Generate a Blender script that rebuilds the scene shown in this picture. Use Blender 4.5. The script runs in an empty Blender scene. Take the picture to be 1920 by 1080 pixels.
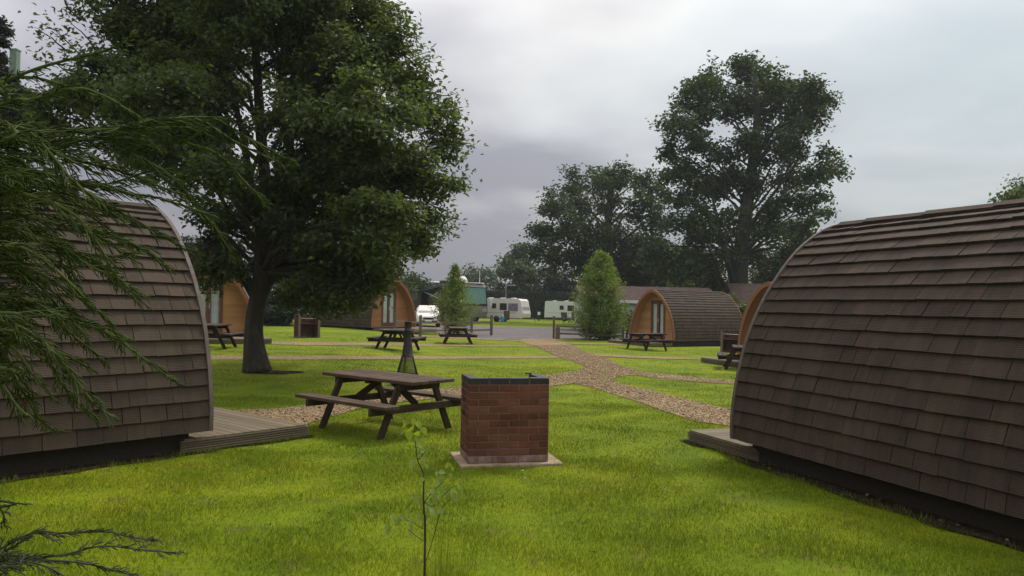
import bpy, bmesh, math, random
import numpy as np
from mathutils import Vector, Matrix, noise as mnoise
random.seed(7)
RS = np.random.RandomState(11)
scene = bpy.context.scene
COL = scene.collection
R = math.radians

# ------------------------------------------------------------------ camera
CAM = Vector((0.0, 0.0, 1.75))
FPX = 1450.0
PITCH = math.atan(31.0 / FPX)
ROLL = R(1.05)
_F = Vector((0, math.cos(PITCH), math.sin(PITCH)))
_Uw = Vector((0, -math.sin(PITCH), math.cos(PITCH)))
_Rw = Vector((1, 0, 0))
_R = _Rw * math.cos(ROLL) + _Uw * math.sin(ROLL)
_U = _Uw * math.cos(ROLL) - _Rw * math.sin(ROLL)
cam_data = bpy.data.cameras.new('camera')
cam = bpy.data.objects.new('camera', cam_data)
COL.objects.link(cam)
cam_data.sensor_width = 36.0
cam_data.lens = 36.0 * FPX / 1920.0
cam_data.clip_end = 4000.0
cam_data.clip_start = 0.05
cam.matrix_world = Matrix(((_R.x, _U.x, -_F.x, CAM.x), (_R.y, _U.y, -_F.y, CAM.y), (_R.z, _U.z, -_F.z, CAM.z), (0, 0, 0, 1)))
scene.camera = cam


def sstep(a, b, x):
    t = min(1.0, max(0.0, (x - a) / (b - a)))
    return t * t * (3 - 2 * t)


def ground_z(x, y):
    yy = max(y, 1.0)
    z = 0.28 * sstep(.08, .22, -x / yy) * sstep(14, 23, y)
    z -= 0.10 * sstep(.10, .22, x / yy) * sstep(13, 22, y)
    z -= 0.10 * sstep(60, 100, y)
    z += 0.012 * math.sin(x * .9 + 1.3) * math.sin(y * .7) * sstep(3, 6, y)
    return z


def ray(px, py):
    return _F + _R * ((px - 960.0) / FPX) - _U * ((py - 540.0) / FPX)


def at(px, py, h=0.0):
    """the point where the sight line through a photo pixel meets the terrain (h metres above it)"""
    d = ray(px, py)
    z = 0.0
    p = None
    for _ in range(30):
        t = (z + h - CAM.z) / d.z
        p = CAM + d * t
        z = z * .5 + .5 * ground_z(p.x, p.y)
    return p


def at_d(px, py, dist):
    d = ray(px, py)
    return CAM + d * (dist / d.y)


# ------------------------------------------------------------------ object helpers
def tag(o, label=None, cat=None, group=None, kind=None):
    if label: o['label'] = label
    if cat: o['category'] = cat
    if group: o['group'] = group
    if kind: o['kind'] = kind
    return o


def empty(name, loc=(0, 0, 0), rz=0.0, scale=1.0):
    o = bpy.data.objects.new(name, None)
    o.empty_display_size = .2
    COL.objects.link(o)
    o.location = loc
    o.rotation_euler = (0, 0, rz)
    o.scale = (scale, scale, scale)
    return o


def link_mesh(name, me, mat, parent=None):
    if mat: me.materials.append(mat)
    o = bpy.data.objects.new(name, me)
    COL.objects.link(o)
    if parent: o.parent = parent
    return o


def kids(o):
    return [c for c in bpy.data.objects if c.parent == o]


def copy_tree(o, parent=None):
    ch = kids(o)
    c = o.copy()
    COL.objects.link(c)
    c.parent = parent
    for k in ch: copy_tree(k, c)
    return c


class MB:
    def __init__(self):
        self.v = []; self.f = []; self.att = {}; self.smooth = []

    def add(self, vs, fs, smooth=False):
        b = len(self.v)
        self.v += [tuple(v) for v in vs]
        for f in fs:
            self.f.append(tuple(i + b for i in f)); self.smooth.append(smooth)
        return b

    def box(self, c, s, M=None, taper=None):
        hx, hy, hz = s[0] / 2, s[1] / 2, s[2] / 2
        vs = []
        for k in (-1, 1):
            for j in (-1, 1):
                for i in (-1, 1):
                    tx = ty = 1.0
                    if taper and k == 1: tx, ty = taper
                    p = Vector((i * hx * tx, j * hy * ty, k * hz))
                    if M: p = M @ p
                    vs.append((p.x + c[0], p.y + c[1], p.z + c[2]))
        self.add(vs, [(0, 2, 3, 1), (4, 5, 7, 6), (0, 1, 5, 4), (2, 6, 7, 3), (0, 4, 6, 2), (1, 3, 7, 5)])

    def bbox(self, c, s, b=.004):
        """box with chamfered long edges (cheap bevel on all edges)"""
        hx, hy, hz = s[0] / 2, s[1] / 2, s[2] / 2
        b = min(b, hx * .4, hy * .4, hz * .4)
        vs = []; fs = []
        idx = {}
        for sx in (-1, 1):
            for sy in (-1, 1):
                for sz in (-1, 1):
                    for a in range(3):
                        p = [sx * (hx - b), sy * (hy - b), sz * (hz - b)]
                        p[a] = (sx * hx, sy * hy, sz * hz)[a]
                        idx[(sx, sy, sz, a)] = len(vs)
                        vs.append((p[0] + c[0], p[1] + c[1], p[2] + c[2]))
        for a in range(3):
            o1, o2 = [(1, 2), (2, 0), (0, 1)][a]
            for s in (-1, 1):
                q = []
                for u, w in ((-1, -1), (1, -1), (1, 1), (-1, 1)):
                    k = [0, 0, 0]; k[a] = s; k[o1] = u; k[o2] = w
                    q.append(idx[(k[0], k[1], k[2], a)])
                fs.append(tuple(q if s == 1 else q[::-1]))
        for a in range(3):       # edge chamfers along axis a
            o1, o2 = [(1, 2), (2, 0), (0, 1)][a]
            for u in (-1, 1):
                for w in (-1, 1):
                    k0 = [0, 0, 0]; k0[o1] = u; k0[o2] = w
                    k1 = list(k0); k0[a] = -1; k1[a] = 1
                    q = [idx[(*k0, o1)], idx[(*k1, o1)], idx[(*k1, o2)], idx[(*k0, o2)]]
                    fs.append(tuple(q if u * w == -1 else q[::-1]))
        for sx in (-1, 1):
            for sy in (-1, 1):
                for sz in (-1, 1):
                    q = [idx[(sx, sy, sz, a)] for a in range(3)]
                    fs.append(tuple(q if sx * sy * sz == 1 else q[::-1]))
        self.add(vs, fs)

    def tube(self, pts, rad, n=6, cap=True, smooth=True):
        pts = [Vector(p) for p in pts]
        m = len(pts)
        if not hasattr(rad, '__len__'): rad = [rad] * m
        vs = []; fs = []
        t = (pts[1] - pts[0]).normalized()
        ref = Vector((0, 0, 1)) if abs(t.z) < .9 else Vector((1, 0, 0))
        u = t.cross(ref).normalized()
        for i, p in enumerate(pts):
            if i < m - 1: tt = pts[i + 1] - p
            else: tt = p - pts[i - 1]
            if 0 < i < m - 1: tt = (pts[i + 1] - pts[i - 1])
            if tt.length < 1e-9: tt = t
            t = tt.normalized()
            u = (u - t * u.dot(t))
            if u.length < 1e-6: u = t.cross(Vector((.3, .5, .8)))
            u.normalize()
            w = t.cross(u)
            for k in range(n):
                a = 2 * math.pi * k / n
                q = p + (u * math.cos(a) + w * math.sin(a)) * rad[i]
                vs.append((q.x, q.y, q.z))
        for i in range(m - 1):
            for k in range(n):
                k2 = (k + 1) % n
                fs.append((i * n + k, i * n + k2, (i + 1) * n + k2, (i + 1) * n + k))
        if cap:
            fs.append(tuple(range(n))[::-1]); fs.append(tuple((m - 1) * n + k for k in range(n)))
        self.add(vs, fs, smooth)

    def lathe(self, prof, c=(0, 0, 0), n=20, axis='z', smooth=True):
        vs = []; fs = []
        for (r, h) in prof:
            for k in range(n):
                a = 2 * math.pi * k / n
                x, y, z = r * math.cos(a), r * math.sin(a), h
                if axis == 'y': x, y, z = x, z, y
                if axis == 'x': x, y, z = z, x, y
                vs.append((x + c[0], y + c[1], z + c[2]))
        for i in range(len(prof) - 1):
            for k in range(n):
                k2 = (k + 1) % n
                fs.append((i * n + k, i * n + k2, (i + 1) * n + k2, (i + 1) * n + k))
        self.add(vs, fs, smooth)

    def prism(self, poly, y0, y1, plane='xz'):
        """extrude a 2-D polygon (x,z) from y0 to y1 (or (x,y) along z)"""
        n = len(poly)
        if plane == 'xz': vs = [(a, y0, b) for a, b in poly] + [(a, y1, b) for a, b in poly]
        else: vs = [(a, b, y0) for a, b in poly] + [(a, b, y1) for a, b in poly]
        fs = [tuple(range(n)), tuple(range(2 * n - 1, n - 1, -1))]
        for i in range(n):
            j = (i + 1) % n
            fs.append((i, i + n, j + n, j))
        self.add(vs, fs)

    def build(self, name, mat, parent=None, fix=True):
        me = bpy.data.meshes.new(name)
        me.from_pydata(self.v, [], self.f)
        me.polygons.foreach_set('use_smooth', self.smooth)
        for k, vals in self.att.items():
            a = me.attributes.new(k, 'FLOAT', 'POINT')
            a.data.foreach_set('value', vals)
        me.update()
        if fix:
            bm = bmesh.new(); bm.from_mesh(me)
            bmesh.ops.recalc_face_normals(bm, faces=bm.faces)
            bm.to_mesh(me); bm.free()
        return link_mesh(name, me, mat, parent)


def beam(name, p0, p1, w, h, mat, parent, up=(0, 0, 1), bev=.005):
    """a timber with its own frame: local X runs along the grain"""
    p0 = Vector(p0); p1 = Vector(p1)
    d = p1 - p0; L = d.length; x = d.normalized()
    z = Vector(up); z = (z - x * z.dot(x)).normalized(); y = z.cross(x)
    mb = MB(); mb.bbox((0, 0, 0), (L, w, h), bev)
    o = mb.build(name, mat, parent, fix=False)
    c = (p0 + p1) / 2
    o.matrix_local = Matrix(((x.x, y.x, z.x, c.x), (x.y, y.y, z.y, c.y), (x.z, y.z, z.z, c.z), (0, 0, 0, 1)))
    return o


def raw_mesh(name, co, faces_n, idx, smooth=False):
    """fast mesh: co (N,3); idx flat loop indices; every face has faces_n corners"""
    me = bpy.data.meshes.new(name)
    n = len(co); m = len(idx) // faces_n
    me.vertices.add(n); me.vertices.foreach_set('co', np.asarray(co, dtype=np.float32).ravel())
    me.loops.add(len(idx)); me.loops.foreach_set('vertex_index', np.asarray(idx, dtype=np.int32))
    me.polygons.add(m); me.polygons.foreach_set('loop_start', np.arange(0, m * faces_n, faces_n, dtype=np.int32))
    if smooth: me.polygons.foreach_set('use_smooth', np.ones(m, dtype=bool))
    me.update(calc_edges=True)
    return me


def unit(a):
    return a / np.maximum(np.linalg.norm(a, axis=1, keepdims=True), 1e-9)


def leaf_mesh(name, P, NRM, size, aspect, fold=.12, droop=.0):
    """leaf shaped folded faces at P with normals NRM"""
    n = len(P)
    NRM = unit(NRM)
    a = RS.normal(size=(n, 3)); a[:, 2] -= droop
    a = unit(a - NRM * np.sum(a * NRM, axis=1, keepdims=True))
    b = np.cross(NRM, a)
    L = size[:, None]; W = L * aspect
    base = P - a * L * .5
    tip = P + a * L * .5 - NRM * L * .10
    l = P + b * W * .5 + NRM * L * fold + a * L * .04
    r = P - b * W * .5 + NRM * L * fold + a * L * .04
    co = np.stack([base, r, tip, l], axis=1).reshape(-1, 3)
    i0 = np.arange(n) * 4
    idx = np.stack([i0, i0 + 1, i0 + 2, i0, i0 + 2, i0 + 3], axis=1).ravel()
    return raw_mesh(name, co, 3, idx)


# ------------------------------------------------------------------ materials
def new_mat(name):
    m = bpy.data.materials.new(name); m.use_nodes = True
    nt = m.node_tree; nt.nodes.clear()
    out = nt.nodes.new('ShaderNodeOutputMaterial')
    b = nt.nodes.new('ShaderNodeBsdfPrincipled')
    nt.links.new(b.outputs[0], out.inputs[0])
    return m, nt, b, out


def ramp(nt, fac, stops):
    r = nt.nodes.new('ShaderNodeValToRGB')
    el = r.color_ramp.elements
    while len(el) < len(stops): el.new(.5)
    for e, (p, c) in zip(el, stops):
        e.position = p; e.color = (*c, 1)
    nt.links.new(fac, r.inputs[0])
    return r.outputs[0]


def nnoise(nt, vec, scale, detail=4, rough=.55, dist=0.0):
    t = nt.nodes.new('ShaderNodeTexNoise')
    t.inputs['Scale'].default_value = scale; t.inputs['Detail'].default_value = detail
    t.inputs['Roughness'].default_value = rough; t.inputs['Distortion'].default_value = dist
    if vec is not None: nt.links.new(vec, t.inputs['Vector'])
    return t.outputs[0]


def coord(nt, kind='Object', scale=None):
    c = nt.nodes.new('ShaderNodeTexCoord').outputs[kind]
    if scale:
        mp = nt.nodes.new('ShaderNodeMapping'); mp.inputs['Scale'].default_value = scale
        nt.links.new(c, mp.inputs[0]); c = mp.outputs[0]
    return c


def wpos(nt, scale=None):
    c = nt.nodes.new('ShaderNodeNewGeometry').outputs['Position']
    if scale:
        mp = nt.nodes.new('ShaderNodeMapping'); mp.inputs['Scale'].default_value = scale
        nt.links.new(c, mp.inputs[0]); c = mp.outputs[0]
    return c


def mix(nt, fac, a, b, mode='MIX'):
    m = nt.nodes.new('ShaderNodeMix'); m.data_type = 'RGBA'; m.blend_type = mode
    if isinstance(fac, float): m.inputs[0].default_value = fac
    else: nt.links.new(fac, m.inputs[0])
    for s, v in ((6, a), (7, b)):
        if isinstance(v, tuple): m.inputs[s].default_value = (*v, 1)
        else: nt.links.new(v, m.inputs[s])
    return m.outputs[2]


def math_n(nt, op, a, b=None, clamp=False):
    m = nt.nodes.new('ShaderNodeMath'); m.operation = op; m.use_clamp = clamp
    for i, v in enumerate((a, b)):
        if v is None: continue
        if isinstance(v, (int, float)): m.inputs[i].default_value = v
        else: nt.links.new(v, m.inputs[i])
    return m.outputs[0]


def island(nt):
    return nt.nodes.new('ShaderNodeNewGeometry').outputs['Random Per Island']


def bump(nt, b, h, strength=.4, dist=.01):
    n = nt.nodes.new('ShaderNodeBump')
    n.inputs['Strength'].default_value = strength; n.inputs['Distance'].default_value = dist
    nt.links.new(h, n.inputs['Height']); nt.links.new(n.outputs[0], b.inputs['Normal'])


def simple(name, c, rough=.6, metal=0.0, var=.15, scale=6.0, spec=.4):
    m, nt, b, o = new_mat(name)
    n = nnoise(nt, coord(nt), scale, 5)
    lo = tuple(x * (1 - var) for x in c); hi = tuple(min(1, x * (1 + var)) for x in c)
    nt.links.new(ramp(nt, n, [(.3, lo), (.7, hi)]), b.inputs['Base Color'])
    b.inputs['Roughness'].default_value = rough; b.inputs['Metallic'].default_value = metal
    b.inputs['Specular IOR Level'].default_value = spec
    return m


def wood(name, dark, light, grain=(2.5, 40, 40), rough=.75, ivar=.35, spec=.25, weather=None):
    m, nt, b, o = new_mat(name)
    n = nnoise(nt, coord(nt, 'Object', grain), 1.0, 6, .6, .6)
    c = ramp(nt, n, [(.25, dark), (.75, light)])
    k = ramp(nt, island(nt), [(0, (1 - ivar,) * 3), (1, (1 + ivar * .3,) * 3)])
    c = mix(nt, 1.0, c, k, 'MULTIPLY')
    if weather:
        w = nnoise(nt, coord(nt), 3.0, 5, .6)
        f = ramp(nt, w, [(.45, (0, 0, 0)), (.7, (1, 1, 1))])
        c = mix(nt, math_n(nt, 'MULTIPLY', f, .6), c, weather)
    nt.links.new(c, b.inputs['Base Color'])
    b.inputs['Roughness'].default_value = rough; b.inputs['Specular IOR Level'].default_value = spec
    bump(nt, b, n, .35, .004)
    return m


def foliage(name, dark, light, trans=.35, rough=.55, hue=None, spec=.25):
    m, nt, b, out = new_mat(name)
    r = island(nt)
    n = nnoise(nt, wpos(nt), .9, 3)
    f = math_n(nt, 'ADD', math_n(nt, 'MULTIPLY', r, .6), math_n(nt, 'MULTIPLY', n, .5))
    stops = [(.2, dark), (.75, light)]
    if hue: stops.append((.97, hue))
    c = ramp(nt, f, stops)
    nt.links.new(c, b.inputs['Base Color'])
    b.inputs['Roughness'].default_value = rough; b.inputs['Specular IOR Level'].default_value = spec
    t = nt.nodes.new('ShaderNodeBsdfTranslucent')
    c2 = mix(nt, 1.0, c, (1.25, 1.2, .5), 'MULTIPLY')
    nt.links.new(c2, t.inputs[0])
    ms = nt.nodes.new('ShaderNodeMixShader'); ms.inputs[0].default_value = trans
    nt.links.new(b.outputs[0], ms.inputs[1]); nt.links.new(t.outputs[0], ms.inputs[2])
    nt.links.new(ms.outputs[0], out.inputs[0])
    return m


def glass(name, tint=(.75, .85, .85), refl=.25):
    m, nt, b, out = new_mat(name)
    nt.nodes.remove(b)
    tr = nt.nodes.new('ShaderNodeBsdfTransparent'); tr.inputs[0].default_value = (*tint, 1)
    gl = nt.nodes.new('ShaderNodeBsdfGlossy'); gl.inputs['Roughness'].default_value = .03
    lw = nt.nodes.new('ShaderNodeLayerWeight'); lw.inputs[0].default_value = .5
    f = math_n(nt, 'ADD', math_n(nt, 'MULTIPLY', math_n(nt, 'POWER', lw.outputs['Facing'], 4.0), .8), refl, True)
    ms = nt.nodes.new('ShaderNodeMixShader')
    nt.links.new(f, ms.inputs[0]); nt.links.new(tr.outputs[0], ms.inputs[1]); nt.links.new(gl.outputs[0], ms.inputs[2])
    nt.links.new(ms.outputs[0], out.inputs[0])
    return m


M = {}


def lawn_colour(nt):
    p = wpos(nt)
    big = nnoise(nt, p, .35, 3, .5)
    mid = nnoise(nt, p, 1.6, 5, .6)
    fine = nnoise(nt, p, 14, 3, .6)
    f = math_n(nt, 'ADD', math_n(nt, 'MULTIPLY', big, .45), math_n(nt, 'ADD', math_n(nt, 'MULTIPLY', mid, .4), math_n(nt, 'MULTIPLY', fine, .15)))
    c = ramp(nt, f, [(.34, GRASS[0]), (.47, GRASS[1]), (.56, GRASS[2]), (.66, GRASS[3])])
    th = nnoise(nt, p, 2.6, 6, .7)
    tf = ramp(nt, th, [(.56, (0, 0, 0)), (.70, (1, 1, 1))])
    c = mix(nt, math_n(nt, 'MULTIPLY', tf, .65), c, (.13, .105, .03))
    return c, fine


GRASS = ((.072, .115, .003), (.117, .160, .004), (.158, .192, .005), (.205, .220, .008))


def make_materials():
    # lawn soil-and-turf surface
    m, nt, b, o = new_mat('turf')
    c, fine = lawn_colour(nt)
    c = mix(nt, 1.0, c, (1.0, 1.0, 1.0), 'MULTIPLY')
    nt.links.new(c, b.inputs['Base Color']); b.inputs['Roughness'].default_value = .9
    b.inputs['Specular IOR Level'].default_value = .1
    h = nnoise(nt, wpos(nt), 45, 4, .7)
    bump(nt, b, h, .5, .02)
    M['turf'] = m
    m, nt, b, out = new_mat('grass_blade')
    c, fine = lawn_colour(nt)
    k = ramp(nt, island(nt), [(0, (.85, .88, .9)), (.85, (1.12, 1.1, 1.0)), (1, (1.3, 1.18, 1.3))])
    c = mix(nt, 1.0, c, k, 'MULTIPLY')
    nt.links.new(c, b.inputs['Base Color']); b.inputs['Roughness'].default_value = .6
    b.inputs['Specular IOR Level'].default_value = .2
    t = nt.nodes.new('ShaderNodeBsdfTranslucent'); nt.links.new(c, t.inputs[0])
    ms = nt.nodes.new('ShaderNodeMixShader'); ms.inputs[0].default_value = .3
    nt.links.new(b.outputs[0], ms.inputs[1]); nt.links.new(t.outputs[0], ms.inputs[2]); nt.links.new(ms.outputs[0], out.inputs[0])
    M['blade'] = m
    # gravel
    for nm, stops in (('gravel', [(0, (.14, .09, .042)), (.35, (.255, .170, .082)), (.7, (.35, .245, .135)), (1, (.46, .36, .23))]),
                      ('road', [(0, (.10, .085, .085)), (.5, (.17, .15, .15)), (1, (.26, .235, .235))])):
        m, nt, b, o = new_mat(nm)
        p = wpos(nt)
        v = nt.nodes.new('ShaderNodeTexVoronoi'); v.inputs['Scale'].default_value = 34
        nt.links.new(p, v.inputs['Vector'])
        sep = nt.nodes.new('ShaderNodeSeparateColor'); nt.links.new(v.outputs['Color'], sep.inputs[0])
        c = ramp(nt, sep.outputs[0], stops)
        d = nnoise(nt, p, .8, 4)
        c = mix(nt, 1.0, c, ramp(nt, d, [(.3, (.72, .69, .66)), (.7, (1.0, 1.0, 1.0))]), 'MULTIPLY')
        nt.links.new(c, b.inputs['Base Color']); b.inputs['Roughness'].default_value = .9
        b.inputs['Specular IOR Level'].default_value = .15
        bump(nt, b, v.outputs['Distance'], .9, -.03)
        M[nm] = m
    m, nt, b, o = new_mat('pebble')
    nt.links.new(ramp(nt, island(nt), [(0, (.10, .062, .03)), (.5, (.28, .185, .088)), (.85, (.39, .275, .155)), (1, (.52, .44, .32))]), b.inputs['Base Color'])
    b.inputs['Roughness'].default_value = .85
    M['pebble'] = m
    m, nt, b, o = new_mat('soil')
    n = nnoise(nt, wpos(nt), 9, 7, .65)
    nt.links.new(ramp(nt, n, [(.3, (.012, .009, .006)), (.55, (.03, .023, .015)), (.75, (.07, .055, .036))]), b.inputs['Base Color'])
    b.inputs['Roughness'].default_value = 1.0; b.inputs['Specular IOR Level'].default_value = .03
    bump(nt, b, n, 1.0, .05)
    M['soil'] = m
    m, nt, b, o = new_mat('litter')
    nt.links.new(ramp(nt, island(nt), [(0, (.05, .03, .015)), (.6, (.13, .085, .045)), (.9, (.24, .17, .09)), (1, (.45, .40, .3))]), b.inputs['Base Color'])
    b.inputs['Roughness'].default_value = .8
    M['litter'] = m
    # roof tiles
    m, nt, b, o = new_mat('roof_tile')
    isl = island(nt)
    c = ramp(nt, isl, [(0, (.056, .0415, .031)), (.35, (.061, .0445, .033)), (.7, (.065, .047, .035)), (.95, (.071, .0505, .037)), (1, (.080, .055, .040))])
    n = nnoise(nt, coord(nt), 2.2, 6, .65)
    c = mix(nt, 1.0, c, ramp(nt, n, [(.3, (.78, .80, .80)), (.7, (1.15, 1.12, 1.08))]), 'MULTIPLY')
    sp = nnoise(nt, coord(nt), 60, 2, .5)
    spk = ramp(nt, sp, [(.74, (0, 0, 0)), (.80, (1, 1, 1))])
    c = mix(nt, math_n(nt, 'MULTIPLY', spk, .25), c, (.20, .19, .15))
    nt.links.new(c, b.inputs['Base Color'])
    b.inputs['Roughness'].default_value = .85; b.inputs['Specular IOR Level'].default_value = .15
    st = nnoise(nt, coord(nt, 'Object', (3, 9, .7)), 1.0, 5, .65)
    lw = nt.nodes['Principled BSDF'].inputs['Base Color']
    src = lw.links[0].from_socket
    c = mix(nt, 1.0, src, ramp(nt, st, [(.3, (.78, .80, .78)), (.55, (1, 1, 1)), (.75, (1.18, 1.14, 1.08))]), 'MULTIPLY')
    ms_ = ramp(nt, nnoise(nt, coord(nt), 5.5, 6, .75), [(.62, (0, 0, 0)), (.72, (1, 1, 1))])
    c = mix(nt, math_n(nt, 'MULTIPLY', ms_, .35), c, (.062, .062, .036))
    nt.links.new(c, lw)
    at_ = nt.nodes.new('ShaderNodeAttribute'); at_.attribute_name = 'slope'
    w = math_n(nt, 'SINE', math_n(nt, 'MULTIPLY', at_.outputs['Fac'], 2 * math.pi / .017))
    g = math_n(nt, 'GREATER_THAN', math_n(nt, 'FRACT', math_n(nt, 'MULTIPLY', isl, 37.0)), .45)
    h = math_n(nt, 'ADD', math_n(nt, 'MULTIPLY', math_n(nt, 'MULTIPLY', w, g), .35), math_n(nt, 'MULTIPLY', nnoise(nt, coord(nt, 'Object', (30, 30, 90)), 1.0, 4), 1.2))
    bump(nt, b, h, .55, .006)
    M['tile'] = m
    M['under'] = simple('roof_underlay', (.02, .017, .015), .9)
    M['trim_old'] = wood('weathered_trim_wood', (.085, .065, .055), (.17, .135, .115), (20, 3, 3))
    M['trim_new'] = wood('orange_trim_wood', (.20, .085, .035), (.30, .14, .06), (20, 3, 3), ivar=.1)
    M['clad'] = wood('larch_cladding', (.36, .185, .07), (.52, .29, .115), (1.6, 30, 34), ivar=.22)
    M['clad_red'] = wood('reddish_larch_cladding', (.30, .135, .055), (.43, .215, .09), (1.6, 30, 34), ivar=.2)
    M['doorwood'] = wood('door_frame_wood', (.11, .052, .025), (.19, .095, .048), (30, 30, 3), ivar=.1)
    M['plinth'] = wood('plinth_wood', (.020, .0155, .011), (.042, .033, .023), ivar=.2)
    M['table'] = wood('dark_table_wood', (.030, .017, .010), (.066, .038, .023), (3, 50, 50), ivar=.35, weather=(.075, .053, .038))
    M['table_top'] = wood('weathered_table_top', (.052, .031, .020), (.108, .069, .045), (3, 60, 60), ivar=.3, weather=(.13, .09, .062))
    M['table_dark'] = wood('nearly_black_table_wood', (.022, .012, .011), (.05, .028, .024), (3, 50, 50), ivar=.3)
    M['deck'] = wood('deck_board_wood', (.115, .088, .056), (.21, .165, .108), (2, 45, 45), ivar=.25)
    M['post'] = wood('grey_fence_wood', (.10, .075, .06), (.20, .155, .125), (3, 25, 25), ivar=.2)
    M['bark'] = None
    m, nt, b, o = new_mat('oak_bark')
    n = nnoise(nt, coord(nt, 'Object', (9, 9, 1.6)), 1.0, 7, .65, .5)
    nt.links.new(ramp(nt, n, [(.3, (.012, .010, .008)), (.55, (.035, .028, .022)), (.75, (.07, .06, .048))]), b.inputs['Base Color'])
    b.inputs['Roughness'].default_value = .95; bump(nt, b, n, 1.0, .05)
    M['bark'] = m
    m, nt, b, o = new_mat('pale_bark')
    n = nnoise(nt, coord(nt, 'Object', (5, 5, .7)), 1.0, 7, .65, .4)
    nt.links.new(ramp(nt, n, [(.3, (.018, .0165, .014)), (.55, (.042, .037, .031)), (.75, (.075, .068, .058))]), b.inputs['Base Color'])
    b.inputs['Roughness'].default_value = .95; bump(nt, b, n, 1.0, .1)
    M['bark_pale'] = m
    M['twig'] = simple('dark_twig', (.03, .022, .018), .8)
    # bricks
    m, nt, b, o = new_mat('red_brick')
    c = ramp(nt, island(nt), [(0, (.118, .046, .029)), (.4, (.152, .060, .038)), (.8, (.176, .072, .046)), (1, (.195, .088, .058))])
    n = nnoise(nt, coord(nt, 'Object', (6, 6, 40)), 1.0, 5, .6)
    c = mix(nt, 1.0, c, ramp(nt, n, [(.3, (.75, .75, .75)), (.7, (1.15, 1.12, 1.1))]), 'MULTIPLY')
    nt.links.new(c, b.inputs['Base Color']); b.inputs['Roughness'].default_value = .9; b.inputs['Specular IOR Level'].default_value = .15
    so = nnoise(nt, coord(nt), 3.2, 5, .65)
    c = mix(nt, 1.0, c, ramp(nt, so, [(.34, (.66, .64, .64)), (.62, (1.06, 1.04, 1.02))]), 'MULTIPLY')
    nt.links.new(c, b.inputs['Base Color'])
    bump(nt, b, nnoise(nt, coord(nt), 70, 5, .7), .7, .006); M['brick'] = m
    m, nt, b, o = new_mat('limey_brick')
    n = nnoise(nt, coord(nt, 'Object', (9, 9, 5)), 1.0, 5, .6)
    nt.links.new(ramp(nt, n, [(.38, (.13, .055, .04)), (.55, (.22, .14, .115)), (.75, (.30, .225, .185))]), b.inputs['Base Color'])
    b.inputs['Roughness'].default_value = .9; M['brick_base'] = m
    M['brick_blue'] = simple('blue_black_brick', (.022, .0195, .023), .45, var=.35, scale=14)
    M['mortar'] = simple('mortar', (.165, .12, .095), .95, var=.25, scale=25)
    M['concrete'] = simple('concrete', (.30, .225, .14), .95, var=.3, scale=9)
    M['iron'] = simple('rusty_black_iron', (.035, .026, .024), .6, .3, var=.35, scale=12)
    M['ironmesh'] = simple('black_iron_rod', (.012, .011, .011), .6, .3)
    M['steel'] = simple('grill_steel', (.35, .35, .36), .4, .8)
    # vehicles
    M['white'] = simple('white_vehicle_paint', (.74, .69, .65), .35, var=.04)
    M['white2'] = simple('cool_white_paint', (.72, .74, .71), .35, var=.04)
    M['navy'] = simple('dark_navy_paint', (.010, .010, .022), .4, var=.2, spec=.25)
    M['taupe'] = simple('taupe_paint', (.24, .205, .215), .35, var=.12)
    M['awning'] = simple('dark_awning', (.010, .010, .022), .95, spec=.05)
    M['tyre'] = simple('tyre', (.012, .012, .012), .85)
    M['black'] = simple('black_plastic', (.01, .01, .011), .5)
    M['chrome'] = simple('bright_metal', (.55, .55, .57), .3, .7)
    M['glassdark'] = simple('tinted_window', (.045, .035, .04), .08, spec=.6)
    M['tealglass'] = simple('teal_sunscreen_windscreen', (.15, .29, .27), .12, spec=.5, var=.1, scale=1)
    M['paleglass'] = simple('pale_windscreen', (.26, .28, .25), .15, spec=.6)
    M['curtainglass'] = simple('curtained_window', (.22, .19, .25), .12, spec=.5, var=.35, scale=5)
    M['blueplastic'] = simple('blue_plastic', (.05, .28, .55), .4)
    M['door_brown'] = simple('brown_panel', (.13, .085, .065), .6)
    M['pane'] = glass('door_glass', (.92, .95, .94), .05)
    M['curtain'] = simple('white_curtain', (.74, .75, .74), .9, var=.12, scale=4)
    M['handle'] = simple('bright_handle', (.6, .58, .5), .3, .7)
    M['render'] = simple('pale_wall', (.50, .53, .50), .8)
    M['greenwall'] = simple('pale_green_wall', (.34, .42, .38), .7)
    M['rooftile_far'] = simple('brown_roof_tiles', (.10, .062, .055), .85, var=.3, scale=3)
    M['greenpost'] = simple('faded_green_paint', (.13, .18, .15), .7)
    # foliage
    M['oak'] = foliage('oak_leaf', (.038, .056, .024), (.098, .132, .052), .48, hue=(.17, .21, .07))
    M['oak_far'] = foliage('far_oak_leaf', (.024, .042, .018), (.060, .092, .035), .38)
    M['oak_mid'] = foliage('mixed_wood_leaf', (.03, .048, .018), (.065, .095, .033), .38)
    M['yellowleaf'] = foliage('pale_green_leaf', (.05, .078, .02), (.12, .165, .04), .35)
    M['blueleaf'] = foliage('blue_green_leaf', (.016, .024, .020), (.034, .046, .036), .25)
    M['birch'] = foliage('birch_leaf', (.09, .135, .028), (.19, .26, .055), .45, hue=(.27, .33, .06))
    M['hedge'] = foliage('hedge_leaf', (.012, .024, .009), (.030, .050, .018), .2)
    M['cypress'] = foliage('cypress_foliage', (.020, .034, .011), (.082, .100, .036), .12, rough=.95, hue=(.13, .12, .05), spec=.04)
    M['cypress_shaded'] = foliage('shaded_cypress_foliage', (.017, .021, .010), (.040, .047, .022), .1)  # darkened copy of the cypress foliage, shade painted into the colour
    M['sapling'] = foliage('sapling_leaf', (.14, .22, .022), (.28, .36, .04), .45)
    M['sapling_pale'] = foliage('pale_sapling_leaf', (.13, .19, .045), (.26, .33, .10), .35, rough=.8, spec=.1)


make_materials()
HAZE = 0.0004
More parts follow.
